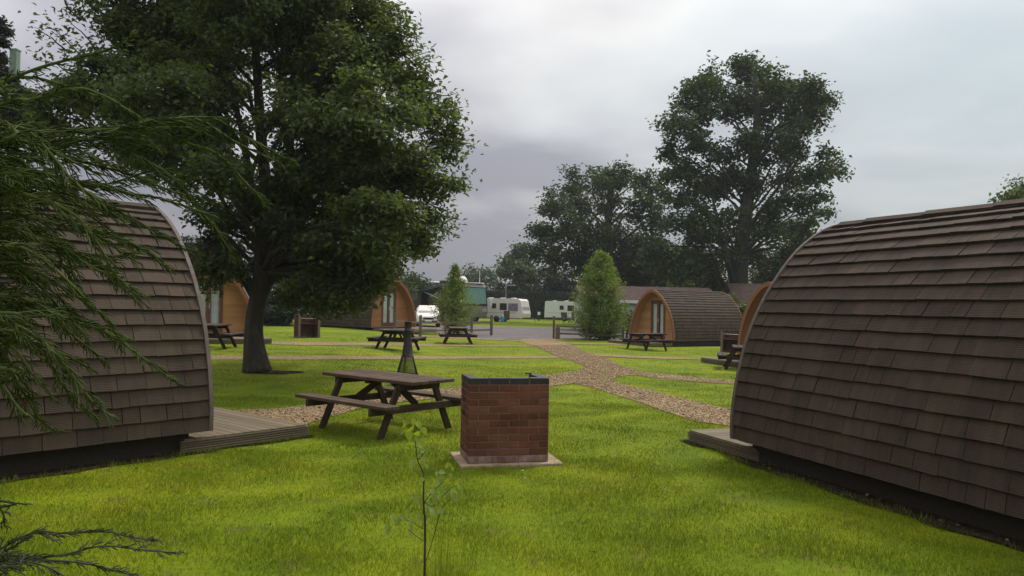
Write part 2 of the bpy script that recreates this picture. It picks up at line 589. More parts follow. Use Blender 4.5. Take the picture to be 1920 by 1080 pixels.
# ------------------------------------------------------------------ ground
def build_ground():
    def axis(fine0, fine1, step, far):
        a = list(np.arange(fine0, fine1 + 1e-6, step))
        s = step; x = fine1
        up = []
        while x < far:
            s *= 1.35; x += s; up.append(x)
        s = step; x = fine0; dn = []
        while x > -far:
            s *= 1.35; x -= s; dn.append(x)
        return dn[::-1] + a + up
    xs = axis(-16, 16, .5, 1400); ys = axis(0, 46, .5, 1400)
    nx, ny = len(xs), len(ys)
    vs = [(x, y, ground_z(x, y)) for y in ys for x in xs]
    fs = [(j * nx + i, j * nx + i + 1, (j + 1) * nx + i + 1, (j + 1) * nx + i) for j in range(ny - 1) for i in range(nx - 1)]
    me = bpy.data.meshes.new('ground'); me.from_pydata(vs, [], fs); me.update()
    me.polygons.foreach_set('use_smooth', [True] * len(fs))
    tag(link_mesh('ground', me, M['turf']), kind='structure')


def sheet(name, poly, mat, lift, kind='structure', rough=0.0, step=.8):
    """a ground-hugging sheet from a ground polygon [(x,y)...]"""
    pts = []
    n = len(poly)
    for i in range(n):
        a = Vector(poly[i][:2]); b = Vector(poly[(i + 1) % n][:2])
        m = max(1, int((b - a).length / .18)) if rough else max(1, int((b - a).length / step))
        for k in range(m):
            p = a.lerp(b, k / m)
            if rough and k:
                q = mnoise.noise_vector(Vector((p.x * 2.3, p.y * 2.3, 3.3)))
                p = p + Vector((q.x, q.y)) * rough
            pts.append(p)
    bm = bmesh.new()
    vs = [bm.verts.new((p.x, p.y, 0)) for p in pts]
    bm.faces.new(vs)
    bmesh.ops.triangulate(bm, faces=bm.faces[:])
    for _ in range(7):
        long = [e for e in bm.edges if e.calc_length() > step * 2]
        if not long: break
        bmesh.ops.subdivide_edges(bm, edges=long, cuts=1)
        bmesh.ops.triangulate(bm, faces=[f for f in bm.faces if len(f.verts) > 3])
    for v in bm.verts: v.co.z = ground_z(v.co.x, v.co.y) + lift
    bmesh.ops.recalc_face_normals(bm, faces=bm.faces)
    if bm.faces and sum(f.normal.z for f in bm.faces) < 0:
        bmesh.ops.reverse_faces(bm, faces=bm.faces[:])
    me = bpy.data.meshes.new(name); bm.to_mesh(me); bm.free()
    o = link_mesh(name, me, mat)
    if kind: tag(o, kind=kind)
    return o


BLOCK = []      # ground polygons where no grass grows


def px_poly(pp):
    out = []
    for i, q in enumerate(pp):
        r = pp[(i + 1) % len(pp)]
        m = max(1, int(math.hypot(r[0] - q[0], r[1] - q[1]) / 22))
        for k in range(m):
            p = at(q[0] + (r[0] - q[0]) * k / m, q[1] + (r[1] - q[1]) * k / m); out.append((p.x, p.y))
    return out


def build_paths():
    P = []
    # main path from the gate to the two near decks
    P.append(px_poly([(966, 636), (1036, 634), (1062, 642), (1095, 659), (1128, 669), (1165, 687), (1206, 698), (1270, 704), (1330, 710), (1400, 717), (1480, 722), (1480, 727), (1400, 722.5), (1320, 717.5),
                      (1250, 711), (1190, 703.5), (1160, 706), (1143, 714), (1180, 724), (1240, 738), (1310, 755), (1400, 775), (1450, 785), (1420, 806), (1310, 792), (1235, 768), (1160, 742), (1100, 724),
                      (1076, 720), (1020, 726), (930, 735), (860, 744), (770, 752), (690, 762), (600, 788), (560, 800), (440, 790), (420, 771), (520, 767), (600, 757), (690, 744), (780, 733), (860, 726), (960, 713), (1030, 703),
                      (1075, 697), (1103, 689), (1078, 680), (1045, 669), (1018, 656), (990, 645)]))
    # thin paths to the left pods
    P.append(px_poly([(386, 667), (560, 667.5), (760, 668), (920, 668.5), (1046, 668), (1052, 672), (920, 672.5), (760, 674), (560, 675), (388, 675)]))
    P.append(px_poly([(480, 640), (560, 641.5), (660, 643), (780, 645.5), (900, 647.5), (1000, 648), (1004, 650), (900, 650), (780, 649), (660, 648.5), (560, 647.5), (478, 645)]))
    P.append(px_poly([(772, 628.5), (860, 632.5), (970, 638.5), (975, 640.3), (860, 635.5), (770, 631)]))
    # thin paths to the right pods
    P.append(px_poly([(1060, 642.5), (1110, 644), (1170, 645), (1176, 647), (1110, 646.5), (1062, 645)]))
    P.append(px_poly([(1105, 663), (1180, 667.5), (1260, 671), (1345, 673.5), (1346, 676), (1260, 674), (1180, 671.5), (1112, 668)]))
    for k, p in enumerate(P):
        sheet('gravel_path', p, M['gravel'], .010 + .0015 * k, rough=.05)
        BLOCK.append(p)
    rd = px_poly([(918, 637), (966, 636.5), (1036, 634.5), (1044, 635), (1180, 638), (1420, 645), (1420, 626), (1180, 619), (1040, 615), (920, 612), (780, 609), (640, 607), (640, 612), (780, 620), (880, 630)])
    sheet('gravel_road', rd, M['road'], .012, rough=.05)
    BLOCK.append(rd)


def poly_mask(poly, X, Y):
    inside = np.zeros(X.shape, dtype=bool)
    n = len(poly)
    for i in range(n):
        x1, y1 = poly[i][:2]; x2, y2 = poly[(i + 1) % n][:2]
        if y1 == y2: continue
        c = ((y1 > Y) != (y2 > Y)) & (X < (x2 - x1) * (Y - y1) / (y2 - y1) + x1)
        inside ^= c
    return inside


def vground(X, Y):
    f = np.vectorize(ground_z)
    return f(X, Y)


def blades(X, Y, h, w, rs):
    n = len(X)
    Z = vground(X, Y) - .004
    az = rs.uniform(0, 2 * np.pi, n); lean = rs.uniform(.15, .9, n) * h
    la = rs.uniform(0, 2 * np.pi, n)
    dx, dy = np.cos(az) * w * .5, np.sin(az) * w * .5
    b0 = np.stack([X - dx, Y - dy, Z], 1); b1 = np.stack([X + dx, Y + dy, Z], 1)
    tip = np.stack([X + np.cos(la) * lean, Y + np.sin(la) * lean, Z + h], 1)
    return np.stack([b0, b1, tip], 1).reshape(-1, 3)


def build_grass():
    rs = np.random.RandomState(5)
    out = []
    for (y0, y1, dens, h0, w0) in ((3.9, 6.0, 8200, .034, .0036), (6.0, 9.0, 5600, .033, .0046), (9.0, 14, 2300, .030, .007), (14, 22, 600, .026, .012), (22, 36, 110, .024, .02)):
        half = lambda y: y * .69 + .5
        area = (y1 - y0) * (half(y0) + half(y1))
        n = int(area * dens)
        Y = np.sqrt(rs.uniform(y0 ** 2, y1 ** 2, n)); X = rs.uniform(-1, 1, n) * (Y * .69 + .5)
        keep = np.ones(n, dtype=bool)
        jx = X + rs.normal(0, .02, n); jy = Y + rs.normal(0, .02, n)
        for p in BLOCK: keep &= ~poly_mask(p, jx, jy)
        # tufty height
        t = .5 + .5 * np.sin(X * 3.1 + 1.7 * np.sin(Y * 2.3)) * np.sin(Y * 2.7 + 1.3 * np.sin(X * 1.9))
        bare = (np.sin(X * 1.3 + 2 * np.sin(Y * .9 + 1)) * np.sin(Y * 1.7 + 1.1 * np.sin(X * 2.1)) > .88) & (rs.uniform(size=n) < .55)
        keep &= ~bare
        X, Y, t = X[keep], Y[keep], t[keep]
        h = h0 * (.5 + .75 * rs.uniform(size=len(X))) * (.55 + .9 * t)
        tall = rs.uniform(size=len(X)) < .008
        h = np.where(tall, h * 2.2, h)
        w = w0 * rs.uniform(.6, 1.3, len(X))
        out.append(blades(X, Y, h, w, rs))
    # longer tufts left by the mower along soil, deck and slab edges
    for p in BLOCK[7:]:
        for i in range(len(p)):
            a_ = np.array(p[i][:2]); b_ = np.array(p[(i + 1) % len(p)][:2]); L = np.linalg.norm(b_ - a_)
            n = int(L * 170)
            t = rs.uniform(size=n); q = a_ + (b_ - a_) * t[:, None] + rs.normal(0, .055, (n, 2))
            k = (rs.uniform(size=n) < .35 + .65 * (np.sin(t * L * 5.3 + i) > .1)) & (q[:, 1] > 3.5) & (q[:, 1] < 26)
            q = q[k]
            if len(q): out.append(blades(q[:, 0], q[:, 1], rs.uniform(.03, .10, len(q)), rs.uniform(.004, .007, len(q)), rs))
    co = np.concatenate(out)
    me = raw_mesh('grass', co, 3, np.arange(len(co)))
    tag(link_mesh('grass', me, M['blade']), kind='stuff')


def build_pebbles():
    rs = np.random.RandomState(9)
    out_c = []; out_i = []
    base = np.array([(1, 0, 0), (-1, 0, 0), (0, 1, 0), (0, -1, 0), (0, 0, 1), (0, 0, -1)], dtype=float)
    tri = np.array([(0, 2, 4), (2, 1, 4), (1, 3, 4), (3, 0, 4), (2, 0, 5), (1, 2, 5), (3, 1, 5), (0, 3, 5)])
    poly = BLOCK[0]
    xs = [p[0] for p in poly]; ys = [p[1] for p in poly]
    n = 90000
    X = rs.uniform(min(xs), max(xs), n); Y = rs.uniform(min(ys), 34, n)
    k = poly_mask(poly, X + rs.normal(0, .035, n), Y + rs.normal(0, 1, n) * np.where(rs.uniform(size=n) < .12, .14, .035)) & (np.abs(X) < Y * .7 + .3)
    X, Y = X[k], Y[k]; n = len(X)
    s = rs.uniform(.007, .022, n) * np.where(rs.uniform(size=n) < .03, 1.8, 1)
    Z = vground(X, Y) + .012 + s * .25
    sc = rs.uniform(.6, 1.25, (n, 6, 1)) * s[:, None, None]
    a = rs.uniform(0, 2 * np.pi, n); ca, sa = np.cos(a), np.sin(a)
    v = base[None] * sc; v[:, :, 2] *= .65
    x = v[:, :, 0] * ca[:, None] - v[:, :, 1] * sa[:, None] + X[:, None]
    y = v[:, :, 0] * sa[:, None] + v[:, :, 1] * ca[:, None] + Y[:, None]
    co = np.stack([x, y, v[:, :, 2] + Z[:, None]], 2).reshape(-1, 3)
    idx = (tri[None] + (np.arange(n) * 6)[:, None, None]).ravel()
    tag(link_mesh('loose_gravel', raw_mesh('loose_gravel', co, 3, idx), M['pebble']), kind='stuff')


def litter_on(poly, n, seed, smin=.012, smax=.045):
    rs = np.random.RandomState(seed)
    xs = [p[0] for p in poly]; ys = [p[1] for p in poly]
    X = rs.uniform(min(xs), max(xs), n); Y = rs.uniform(min(ys), max(ys), n)
    k = poly_mask(poly, X, Y); X, Y = X[k], Y[k]
    P = np.stack([X, Y, vground(X, Y) + .022], 1)
    N = rs.normal(size=P.shape) * .5 + np.array([0, 0, 1.0])
    return P, N, rs.uniform(smin, smax, len(X))


# ------------------------------------------------------------------ camping pods
PW, PH, PL = 1.6, 2.8, 5.3       # half width, height, length
PB = .24                          # bottom of the tiles
PROFILE = [(1.0, 0), (1.0, .1), (.975, .22), (.935, .33), (.865, .47), (.745, .62), (.605, .745), (.455, .85), (.30, .925), (.15, .975), (0, 1.0)]


def profile_curve():
    pts = [Vector((a * PW, PB + b * (PH - PB))) for a, b in PROFILE]
    ext = [pts[0] - (pts[1] - pts[0])] + pts + [pts[-1] + (pts[-1] - pts[-2])]
    dense = []
    for i in range(1, len(ext) - 2):
        p0, p1, p2, p3 = ext[i - 1:i + 3]
        for k in range(12):
            t = k / 12
            dense.append(.5 * (2 * p1 + (p2 - p0) * t + (2 * p0 - 5 * p1 + 4 * p2 - p3) * t * t + (3 * p1 - p0 - 3 * p2 + p3) * t ** 3))
    dense.append(pts[-1])
    s = [0.0]
    for a, b in zip(dense, dense[1:]): s.append(s[-1] + (b - a).length)
    return dense, s


DENSE, ARC = profile_curve()


def prof(s):
    s = max(0.0, min(ARC[-1], s))
    i = 0
    while i < len(ARC) - 2 and ARC[i + 1] < s: i += 1
    t = (s - ARC[i]) / (ARC[i + 1] - ARC[i])
    p = DENSE[i].lerp(DENSE[i + 1], t)
    d = (DENSE[i + 1] - DENSE[i]).normalized()
    nrm = Vector((d.y, -d.x))       # outward for the right side
    return p, nrm


def prof_half_width(z):
    for a, b in zip(DENSE, DENSE[1:]):
        if a.y <= z <= b.y:
            return a.x + (b.x - a.x) * (z - a.y) / max(1e-6, b.y - a.y)
    return DENSE[0].x if z < DENSE[0].y else 0.0


def arch(off, n=36):
    """closed arch outline points from right foot over the ridge to left foot, offset outwards"""
    r = []
    for i in range(n + 1):
        p, nn = prof(ARC[-1] * i / n)
        q = p + nn * off
        r.append((q.x, q.y))
    r[-1] = (0.0, r[-1][1] + max(0, off) * .15)
    r[-1] = (0.0, DENSE[-1].y + off * 1.05)
    return r + [(-x, z) for x, z in r[-2::-1]]


def arch_band(name, o_out, o_in, y0, y1, mat, parent):
    A = arch(o_out); B = arch(o_in)
    n = len(A); mb = MB()
    vs = [(x, y0, z) for x, z in A] + [(x, y0, z) for x, z in B] + [(x, y1, z) for x, z in A] + [(x, y1, z) for x, z in B]
    fs = []
    for i in range(n - 1):
        fs += [(i, i + 1, n + i + 1, n + i), (2 * n + i, 3 * n + i, 3 * n + i + 1, 2 * n + i + 1),
               (i, 2 * n + i, 2 * n + i + 1, i + 1), (n + i, n + i + 1, 3 * n + i + 1, 3 * n + i)]
    fs += [(0, n, 3 * n, 2 * n), (n - 1, 3 * n - 1, 4 * n - 1, 2 * n - 1)]
    mb.add(vs, fs)
    return mb.build(name, mat, parent)


def boards(mb, y, thick, openings, z0, z1, bh, off):
    """horizontal cladding cut to the arch, leaving rectangular openings (x0,x1,z0,z1)"""
    z = z0
    while z < z1 - .01:
        za, zb = z + .004, min(z + bh, z1) - .004
        spans = [(-1, 1)]
        cut = [o for o in openings if o[2] < zb - .01 and o[3] > za + .01]
        segs = []
        wa, wb = prof_half_width(za) + off, prof_half_width(zb) + off
        if min(wa, wb) > .03:
            if not cut: segs = [(-wa, wa, -wb, wb)]
            else:
                x = None
                o = cut[0]
                segs = [(-wa, o[0], -wb, o[0]), (o[1], wa, o[1], wb)]
            for a0, a1, b0, b1 in segs:
                if a1 - a0 < .02: continue
                ya, yb = y - thick, y - thick + .006
                vs = [(a0, ya, za), (a1, ya, za), (b1, yb, zb), (b0, yb, zb), (a0, y, za - .003), (a1, y, za - .003), (b1, y, zb + .003), (b0, y, zb + .003)]
                mb.add(vs, [(0, 1, 2, 3), (4, 7, 6, 5), (0, 4, 5, 1), (2, 6, 7, 3), (0, 3, 7, 4), (1, 5, 6, 2)])
        z += bh


def make_pod(trim, clad):
    """root at the middle of the front edge on the ground; front looks along -y, body runs along +y"""
    rs = random.Random(3)
    root = empty('camping_pod')
    S = ARC[-1]
    rows = 19
    mb = MB(); slope = []
    rh = (S - .05) / rows
    for side in (1, -1):
        for k in range(rows):
            s0 = k * rh
            u = .012 + (-.0 if k % 2 else 0)
            first = True
            while u < PL - .02:
                w = rs.choice((.17, .2, .24, .27, .3, .33)) * rs.uniform(.92, 1.08)
                if first: w *= rs.uniform(.4, 1.0); first = False
                u1 = min(PL - .012, u + w)
                if PL - .012 - u1 < .07: u1 = PL - .012
                sb = s0 + rs.uniform(-.0035, .0035); sh = min(S - .005, s0 + rh + .035)
                th = .046 + rs.uniform(-.004, .006)
                g = rs.choice((.0015, .002, .005))
                nseg = 2
                rowsv = []
                for q in range(nseg + 1):
                    s = sb + (sh - sb) * q / nseg
                    p, nn = prof(s)
                    o = th + (.008 - th) * q / nseg
                    a = p + nn * o
                    rowsv.append((s, a))
                p, nn = prof(sb); low = p - nn * .004
                vs = []; att = []
                tilt = rs.uniform(-.003, .003)
                for s, a in [(sb, low)] + rowsv:
                    for uu, dz in ((u + g, tilt), (u1 - g, -tilt)):
                        vs.append((side * a.x, uu, a.y + dz)); att.append(s)
                n = len(vs)
                fs = [(2 * i, 2 * i + 1, 2 * i + 3, 2 * i + 2) for i in range(n // 2 - 1)]
                # ends
                fs += [(0, 2, 4), (1, 5, 3)] if nseg >= 1 else []
                mb.add(vs, fs); slope += att
                u = u1
    mb.att['slope'] = slope
    roof = mb.build('roof', M['tile'], root)
    arch_band('underlay', .001, -.03, .012, PL - .012, M['under'], roof)
    # ridge caps
    mb = MB(); att = []
    u = -.02; k = 0
    while u < PL:
        u1 = min(u + .42, PL + .02)
        pA, nA = prof(S - .13)
        for lift, ua, ub in ((.034 + .006 * (k % 2), u, u1 + .03 if u1 < PL else u1),):
            a = pA + nA * (lift + .004)
            top = DENSE[-1].y + lift + .016
            vs = []
            for uu, dz in ((ua, .006), (ub, 0)):
                vs += [(a.x, uu, a.y + dz - .004), (a.x * .5, uu, (a.y + top) / 2 + .022 + dz), (0, uu, top + dz), (-a.x * .5, uu, (a.y + top) / 2 + .022 + dz), (-a.x, uu, a.y + dz - .004)]
            vs += [(x, y, z - .03) for x, y, z in vs[:5]]
            fs = [(i, i + 1, i + 6, i + 5) for i in range(4)] + [(10 + i, 11 + i, i + 1, i) for i in range(4)]
            mb.add(vs, fs); att += [S] * len(vs)
        u = u1; k += 1
    mb.att['slope'] = att
    mb.build('ridge_cap', M['tile'], roof)
    # lining of the overhang and inside
    arch_band('lining', -.032, -.05, .014, PL - .2, clad, root)
    arch_band('arch_trim', .052, -.095, -.035, .010, trim, root)
    arch_band('rear_arch_trim', .050, -.095, PL - .010, PL + .03, trim, root)
    # front wall with the double door opening
    REC = .48
    D = (-.52, .52, .32, 2.18)
    mb = MB(); boards(mb, REC, .02, [D], PB + .03, PH - .03, .118, -.052)
    fw = mb.build('front_wall', clad, root)
    mb = MB(); boards(mb, PL - .05, -.02, [], PB + .03, PH - .03, .118, -.05)
    mb.build('rear_wall', clad, root)
    mb = MB(); mb.box((0, (REC + PL) / 2, PB + .04), (PW * 1.86, PL - REC, .05)); mb.build('floor', M['clad'], root)
    mb = MB(); mb.box((0, .25, PB + .018), (PW * 1.92, .44, .045)); mb.build('porch_floor', M['deck'], root)
    # plinth beams
    mb = MB()
    for sx in (-1, 1): mb.bbox((sx * (PW - .16), PL / 2, .115), (.07, PL - .3, .25))
    for sy in (.2, PL - .2): mb.bbox((0, sy, .115), (2 * PW - .4, .07, .24))
    mb.build('plinth', M['plinth'], root)
    # doors
    cx = (D[0] + D[1]) / 2; w = (D[1] - D[0])
    fr = MB()
    t = .06
    fr.bbox((D[0] + t / 2, REC, (D[2] + D[3]) / 2), (t, .09, D[3] - D[2]))
    fr.bbox((D[1] - t / 2, REC, (D[2] + D[3]) / 2), (t, .09, D[3] - D[2]))
    fr.bbox((cx, REC, D[3] + t / 2), (w + .0, .092, t)); fr.bbox((cx, REC, D[2] - t / 2), (w + .0, .10, t))
    fr.build('door_frame', M['doorwood'], root)
    for sx in (-1, 1):
        lw = (w - 2 * t) / 2 - .004
        lx = cx + sx * (lw / 2 + .002)
        mb = MB(); st = .075; H = D[3] - D[2] - .01; z0 = D[2] + .005
        mb.bbox((lx - lw / 2 + st / 2, REC - .005, z0 + H / 2), (st, .05, H)); mb.bbox((lx + lw / 2 - st / 2, REC - .005, z0 + H / 2), (st, .05, H))
        mb.bbox((lx, REC - .005, z0 + H - st / 2), (lw - 2 * st, .048, st)); mb.bbox((lx, REC - .005, z0 + .08), (lw - 2 * st, .048, .16))
        door = mb.build('door', M['doorwood'], root)
        mb = MB(); mb.box((lx, REC, z0 + H / 2 + .04), (lw - 2 * st, .006, H - .24)); mb.build('pane', M['pane'], door)
        if sx == 1:
            mb = MB(); mb.bbox((lx - lw / 2 + .035, REC - .04, z0 + H * .5), (.035, .02, .22)); mb.tube([(lx - lw / 2 + .035, REC - .05, z0 + H * .5), (lx - lw / 2 + .035, REC - .085, z0 + H * .5), (lx - lw / 2 - .06, REC - .085, z0 + H * .5)], .009, 6)
            mb.build('handle', M['handle'], door)
    # curtain hanging behind the glass in folds
    for x0, x1 in ((D[0] + .07, cx - .03), (cx + .1, D[1] - .07)):
        mb = MB(); n = 26; vs = []; fs = []
        for i in range(n + 1):
            x = x0 + (x1 - x0) * i / n; y = REC + .055 + .018 * math.sin(i * 1.35) + .008 * math.sin(i * 3.1)
            vs += [(x, y, D[2] + .06), (x, y, D[3] - .05), (x, y + .004, D[2] + .06), (x, y + .004, D[3] - .05)]
        for i in range(n):
            a = 4 * i; b = a + 4
            fs += [(a, b, b + 1, a + 1), (a + 2, a + 3, b + 3, b + 2)]
        mb.add(vs, fs, True); mb.build('curtain', M['curtain'], root)
    return root


def set_pod(o, loc, face, scale=1.0):
    """face: world direction (x,y) the front looks along"""
    o.location = loc
    o.rotation_euler = (0, 0, math.atan2(face[1], face[0]) + math.pi / 2)
    o.scale = (scale,) * 3


def retrim(o, trim, clad):
    """give a copied pod its own timber tones (object-linked materials)"""
    for c in kids(o):
        nm = c.name.split('.')[0]
        m = {'arch_trim': trim, 'rear_arch_trim': trim, 'lining': clad, 'front_wall': clad, 'rear_wall': clad}.get(nm)
        if m:
            c.material_slots[0].link = 'OBJECT'; c.material_slots[0].material = m


PODS = {}


def pod_soil(o, seed, extra=.5, n=500):
    """bare soil strip under and along a pod"""
    mw = Matrix.LocRotScale(o.location, o.rotation_euler, o.scale)
    p = [mw @ Vector(q) for q in ((-PW - extra * .8, -.1, 0), (PW + extra * .8, -.1, 0), (PW + extra, PL * .5, 0), (PW + extra * .9, PL + .3, 0), (-PW - extra * .9, PL + .3, 0), (-PW - extra, PL * .5, 0))]
    poly = [(q.x, q.y) for q in p]
    sheet('soil_bed', poly, M['soil'], .016, rough=.16)
    BLOCK.append([((x - o.location.x) * 1.0 + o.location.x, y) for x, y in poly])
    return poly


def make_deck(name, w, d, h, parent_loc, face, label, step_in=0.0):
    """timber deck in front of a pod: local x across, deck runs from y=0 out to y=-d"""
    root = empty(name, parent_loc, math.atan2(face[1], face[0]) + math.pi / 2)
    mb = MB(); n = int(d / .125)
    for i in range(n):
        y = -d + .0625 + i * .125 + (d - n * .125) / 2
        mb.bbox((0, y, h - .014), (w, .118, .028), .003)
    mb.build('deck_boards', M['deck'], root)
    mb = MB()
    for sx in (-1, 1):
        for k in range(5):
            mb.bbox((sx * (w / 2 - .012), -d / 2, .012 + (h - .03) * (k + .5) / 5), (.03, d - .02, (h - .03) / 5 - .009), .003)
        mb.box((sx * (w / 2 - .034), -d / 2, h / 2 - .02), (.012, d - .1, h - .05))
    for k in range(5):
        mb.bbox((0, -d + .012, .012 + (h - .03) * (k + .5) / 5), (w - .064, .03, (h - .03) / 5 - .009), .003)
    mb.box((0, -d + .036, h / 2 - .02), (w - .1, .012, h - .05))
    mb.build('fascia', M['deck'], root)
    tag(root, label, 'deck', 'timber decks in front of the pods')
    return root


def build_pods():
    proto = make_pod(M['trim_old'], M['clad'])
    grp = 'wooden camping pods round the lawn'
    specs = {
        'right': ((4.14, 9.60), (-.342, .94), 1.0, 'nearest brown tiled pod, seen from behind, filling the right edge'),
        'left': ((-4.72, 9.95), (.643, .766), 1.035, 'brown tiled pod behind the cypress branches, seen from behind at the left edge'),
    }
    first = True
    for key, (xy, face, sc, lab) in specs.items():
        o = proto if first else copy_tree(proto)
        first = False
        set_pod(o, (xy[0], xy[1], ground_z(*xy)), face, sc)
        tag(o, lab, 'camping pod', grp); PODS[key] = (o, face)
    # far pods
    far = [
        ('farright', at(1221, 646), 56, -1, .94, 'far pod with white curtained doors behind a picnic table, right of the birch', M['trim_new'], M['clad']),
        ('midleft', at(739, 622), 52, 1, 1.02, 'far pod with reddish timber front beside the parked white car', M['trim_new'], M['clad_red']),
        ('backleft', at_d(392, 634, 28.0), 28, 1, .97, 'shaded pod with timber front and glazed doors behind the oak trunk', M['trim_new'], M['clad']),
        ('edge', at_d(1440, 650, 25.6), 70, -1, .97, 'pod almost hidden behind the nearest right pod, only its orange arch showing', M['trim_new'], M['clad_red']),
    ]
    for key, p, a, sgn, sc, lab, tr, cl in far:
        o = copy_tree(proto); retrim(o, tr, cl)
        face = (sgn * math.sin(R(a)), -math.cos(R(a)))
        set_pod(o, (p.x, p.y, ground_z(p.x, p.y)), face, sc)
        tag(o, lab, 'camping pod', grp); PODS[key] = (o, face)
    chips = []
    for i, (key, (o, face)) in enumerate(PODS.items()):
        if key in ('right', 'left'):
            poly = pod_soil(o, i, .14)
            chips.append(litter_on(poly, 700, 20 + i))
        else:
            pod_soil(o, i, .12)
    # decks
    dk = [('right', 3.0, 1.15, .16, 'weathered deck at the front of the nearest right pod'),
          ('left', 3.2, 1.42, .165, 'weathered deck with grooved edge beside the big picnic table'),
          ('farright', 3.0, 1.5, .17, 'low deck before the far pod with curtained doors'),
          ('midleft', 3.2, 1.7, .19, 'low deck before the reddish timber pod at left centre'),
          ('backleft', 3.2, 3.2, .19, 'long deck beyond the oak trunk before the shaded pod'),
          ('edge', 3.0, 1.6, .17, 'deck beside the table at the edge of the nearest right pod')]
    for key, w, d, h, lab in dk:
        o, face = PODS[key]
        off = .30 if key in ('left', 'right') else -.06
        f = Vector((face[0], face[1], 0)).normalized()
        loc = Vector(o.location) - f * off
        make_deck('timber_deck', w, d + off, h, (loc.x, loc.y, ground_z(loc.x, loc.y)), face, lab)
        wv = Vector((-f.y, f.x, 0))
        poly = [loc + wv * w / 2, loc - wv * w / 2, loc - wv * w / 2 + f * (d + off), loc + wv * w / 2 + f * (d + off)]
        BLOCK.append([(q.x, q.y) for q in poly])
        if key in ('right', 'left'):
            pp = [loc + wv * (w / 2 + .10) - f * .2, loc - wv * (w / 2 + .10) - f * .2, loc - wv * (w / 2 + .08) + f * (d + off + .05), loc + wv * (w / 2 + .08) + f * (d + off + .05)]
            pp = [(q.x, q.y) for q in pp]
            sheet('soil_bed', pp, M['soil'], .019, rough=.12); BLOCK.append(pp)
            chips.append(litter_on(pp, 220, 40))
    return chips


# ------------------------------------------------------------------ picnic tables
def make_table(top_m, m, L=1.9, H=.75):
    root = empty('picnic_table')
    mb = MB()
    for k in range(5): mb.bbox((random.uniform(-.008, .008), (k - 2) * .158, H - .0225 + random.uniform(-.002, .002)), (L, .148, .045), .006)
    mb.build('tabletop', top_m, root)
    for sy in (-1, 1):
        mb = MB()
        for q in (-.066, .066): mb.bbox((random.uniform(-.01, .01), sy * .70 + q, .4425), (L, .124, .045), .006)
        mb.build('seat', top_m, root)
    for sx in (-1, 1):
        x = sx * L * .325
        for sy in (-1, 1):
            beam('leg', (x, sy * .62, .0), (x, sy * .30, H - .05), .09, .048, m, root, up=(1, 0, 0))
        beam('seat_bearer', (x + sx * .05, -.84, .372), (x + sx * .05, .84, .372), .095, .048, m, root, up=(1, 0, 0))
        beam('top_bearer', (x + sx * .05, -.36, H - .095), (x + sx * .05, .36, H - .095), .095, .048, m, root, up=(1, 0, 0))
        beam('brace', (x - sx * .0, 0, .40), (sx * .10, 0, H - .06), .045, .085, m, root, up=(0, 0, 1))
    beam('cross_batten', (0, -.36, H - .07), (0, .36, H - .07), .07, .045, m, root, up=(0, 0, 1))
    return root


def build_tables():
    grp = 'wooden picnic tables on the lawn'
    t = make_table(M['table_top'], M['table'])
    c = Vector((-1.72, 10.78, 0)); t.location = (c.x, c.y, -.012)
    t.rotation_euler = (0, 0, R(-40.5))
    tag(t, 'biggest picnic table, left of the brick barbecue and before the chiminea', 'picnic table', grp)
    d = make_table(M['table_dark'], M['table_dark'], 1.7, .72)
    far = [((745, 657), 84, 1, 'dark picnic table just behind the chiminea before the reddish pod', d),
           ((858, 644), 97, 0, 'picnic table seen from its end under the small birch', None),
           ((1212, 656), 32, 1, 'dark picnic table before the pod with white curtained doors', d),
           ((1398, 692), 76, 1, 'picnic table cut off by the edge of the nearest right pod', None),
           ((393, 652), 94, 1, 'picnic table half hidden by the left pod, behind its deck', None)]
    used = False
    for (px, py), rz, dark, lab, src in far:
        if src is not None and not used: o = d; used = True
        elif dark: o = copy_tree(d)
        else:
            o = copy_tree(t)
        p = at(px, py)
        o.location = (p.x, p.y, ground_z(p.x, p.y) - .012)
        o.rotation_euler = (0, 0, R(rz)); o.scale = (1, 1, 1) if dark else (.93, .96, .96)
        tag(o, lab, 'picnic table', grp)


# ------------------------------------------------------------------ brick barbecues
def brick_run(mb_by, p0, dirv, nrm, n_half, course, base_z, thick, offset_half, mats, skip=None):
    pass


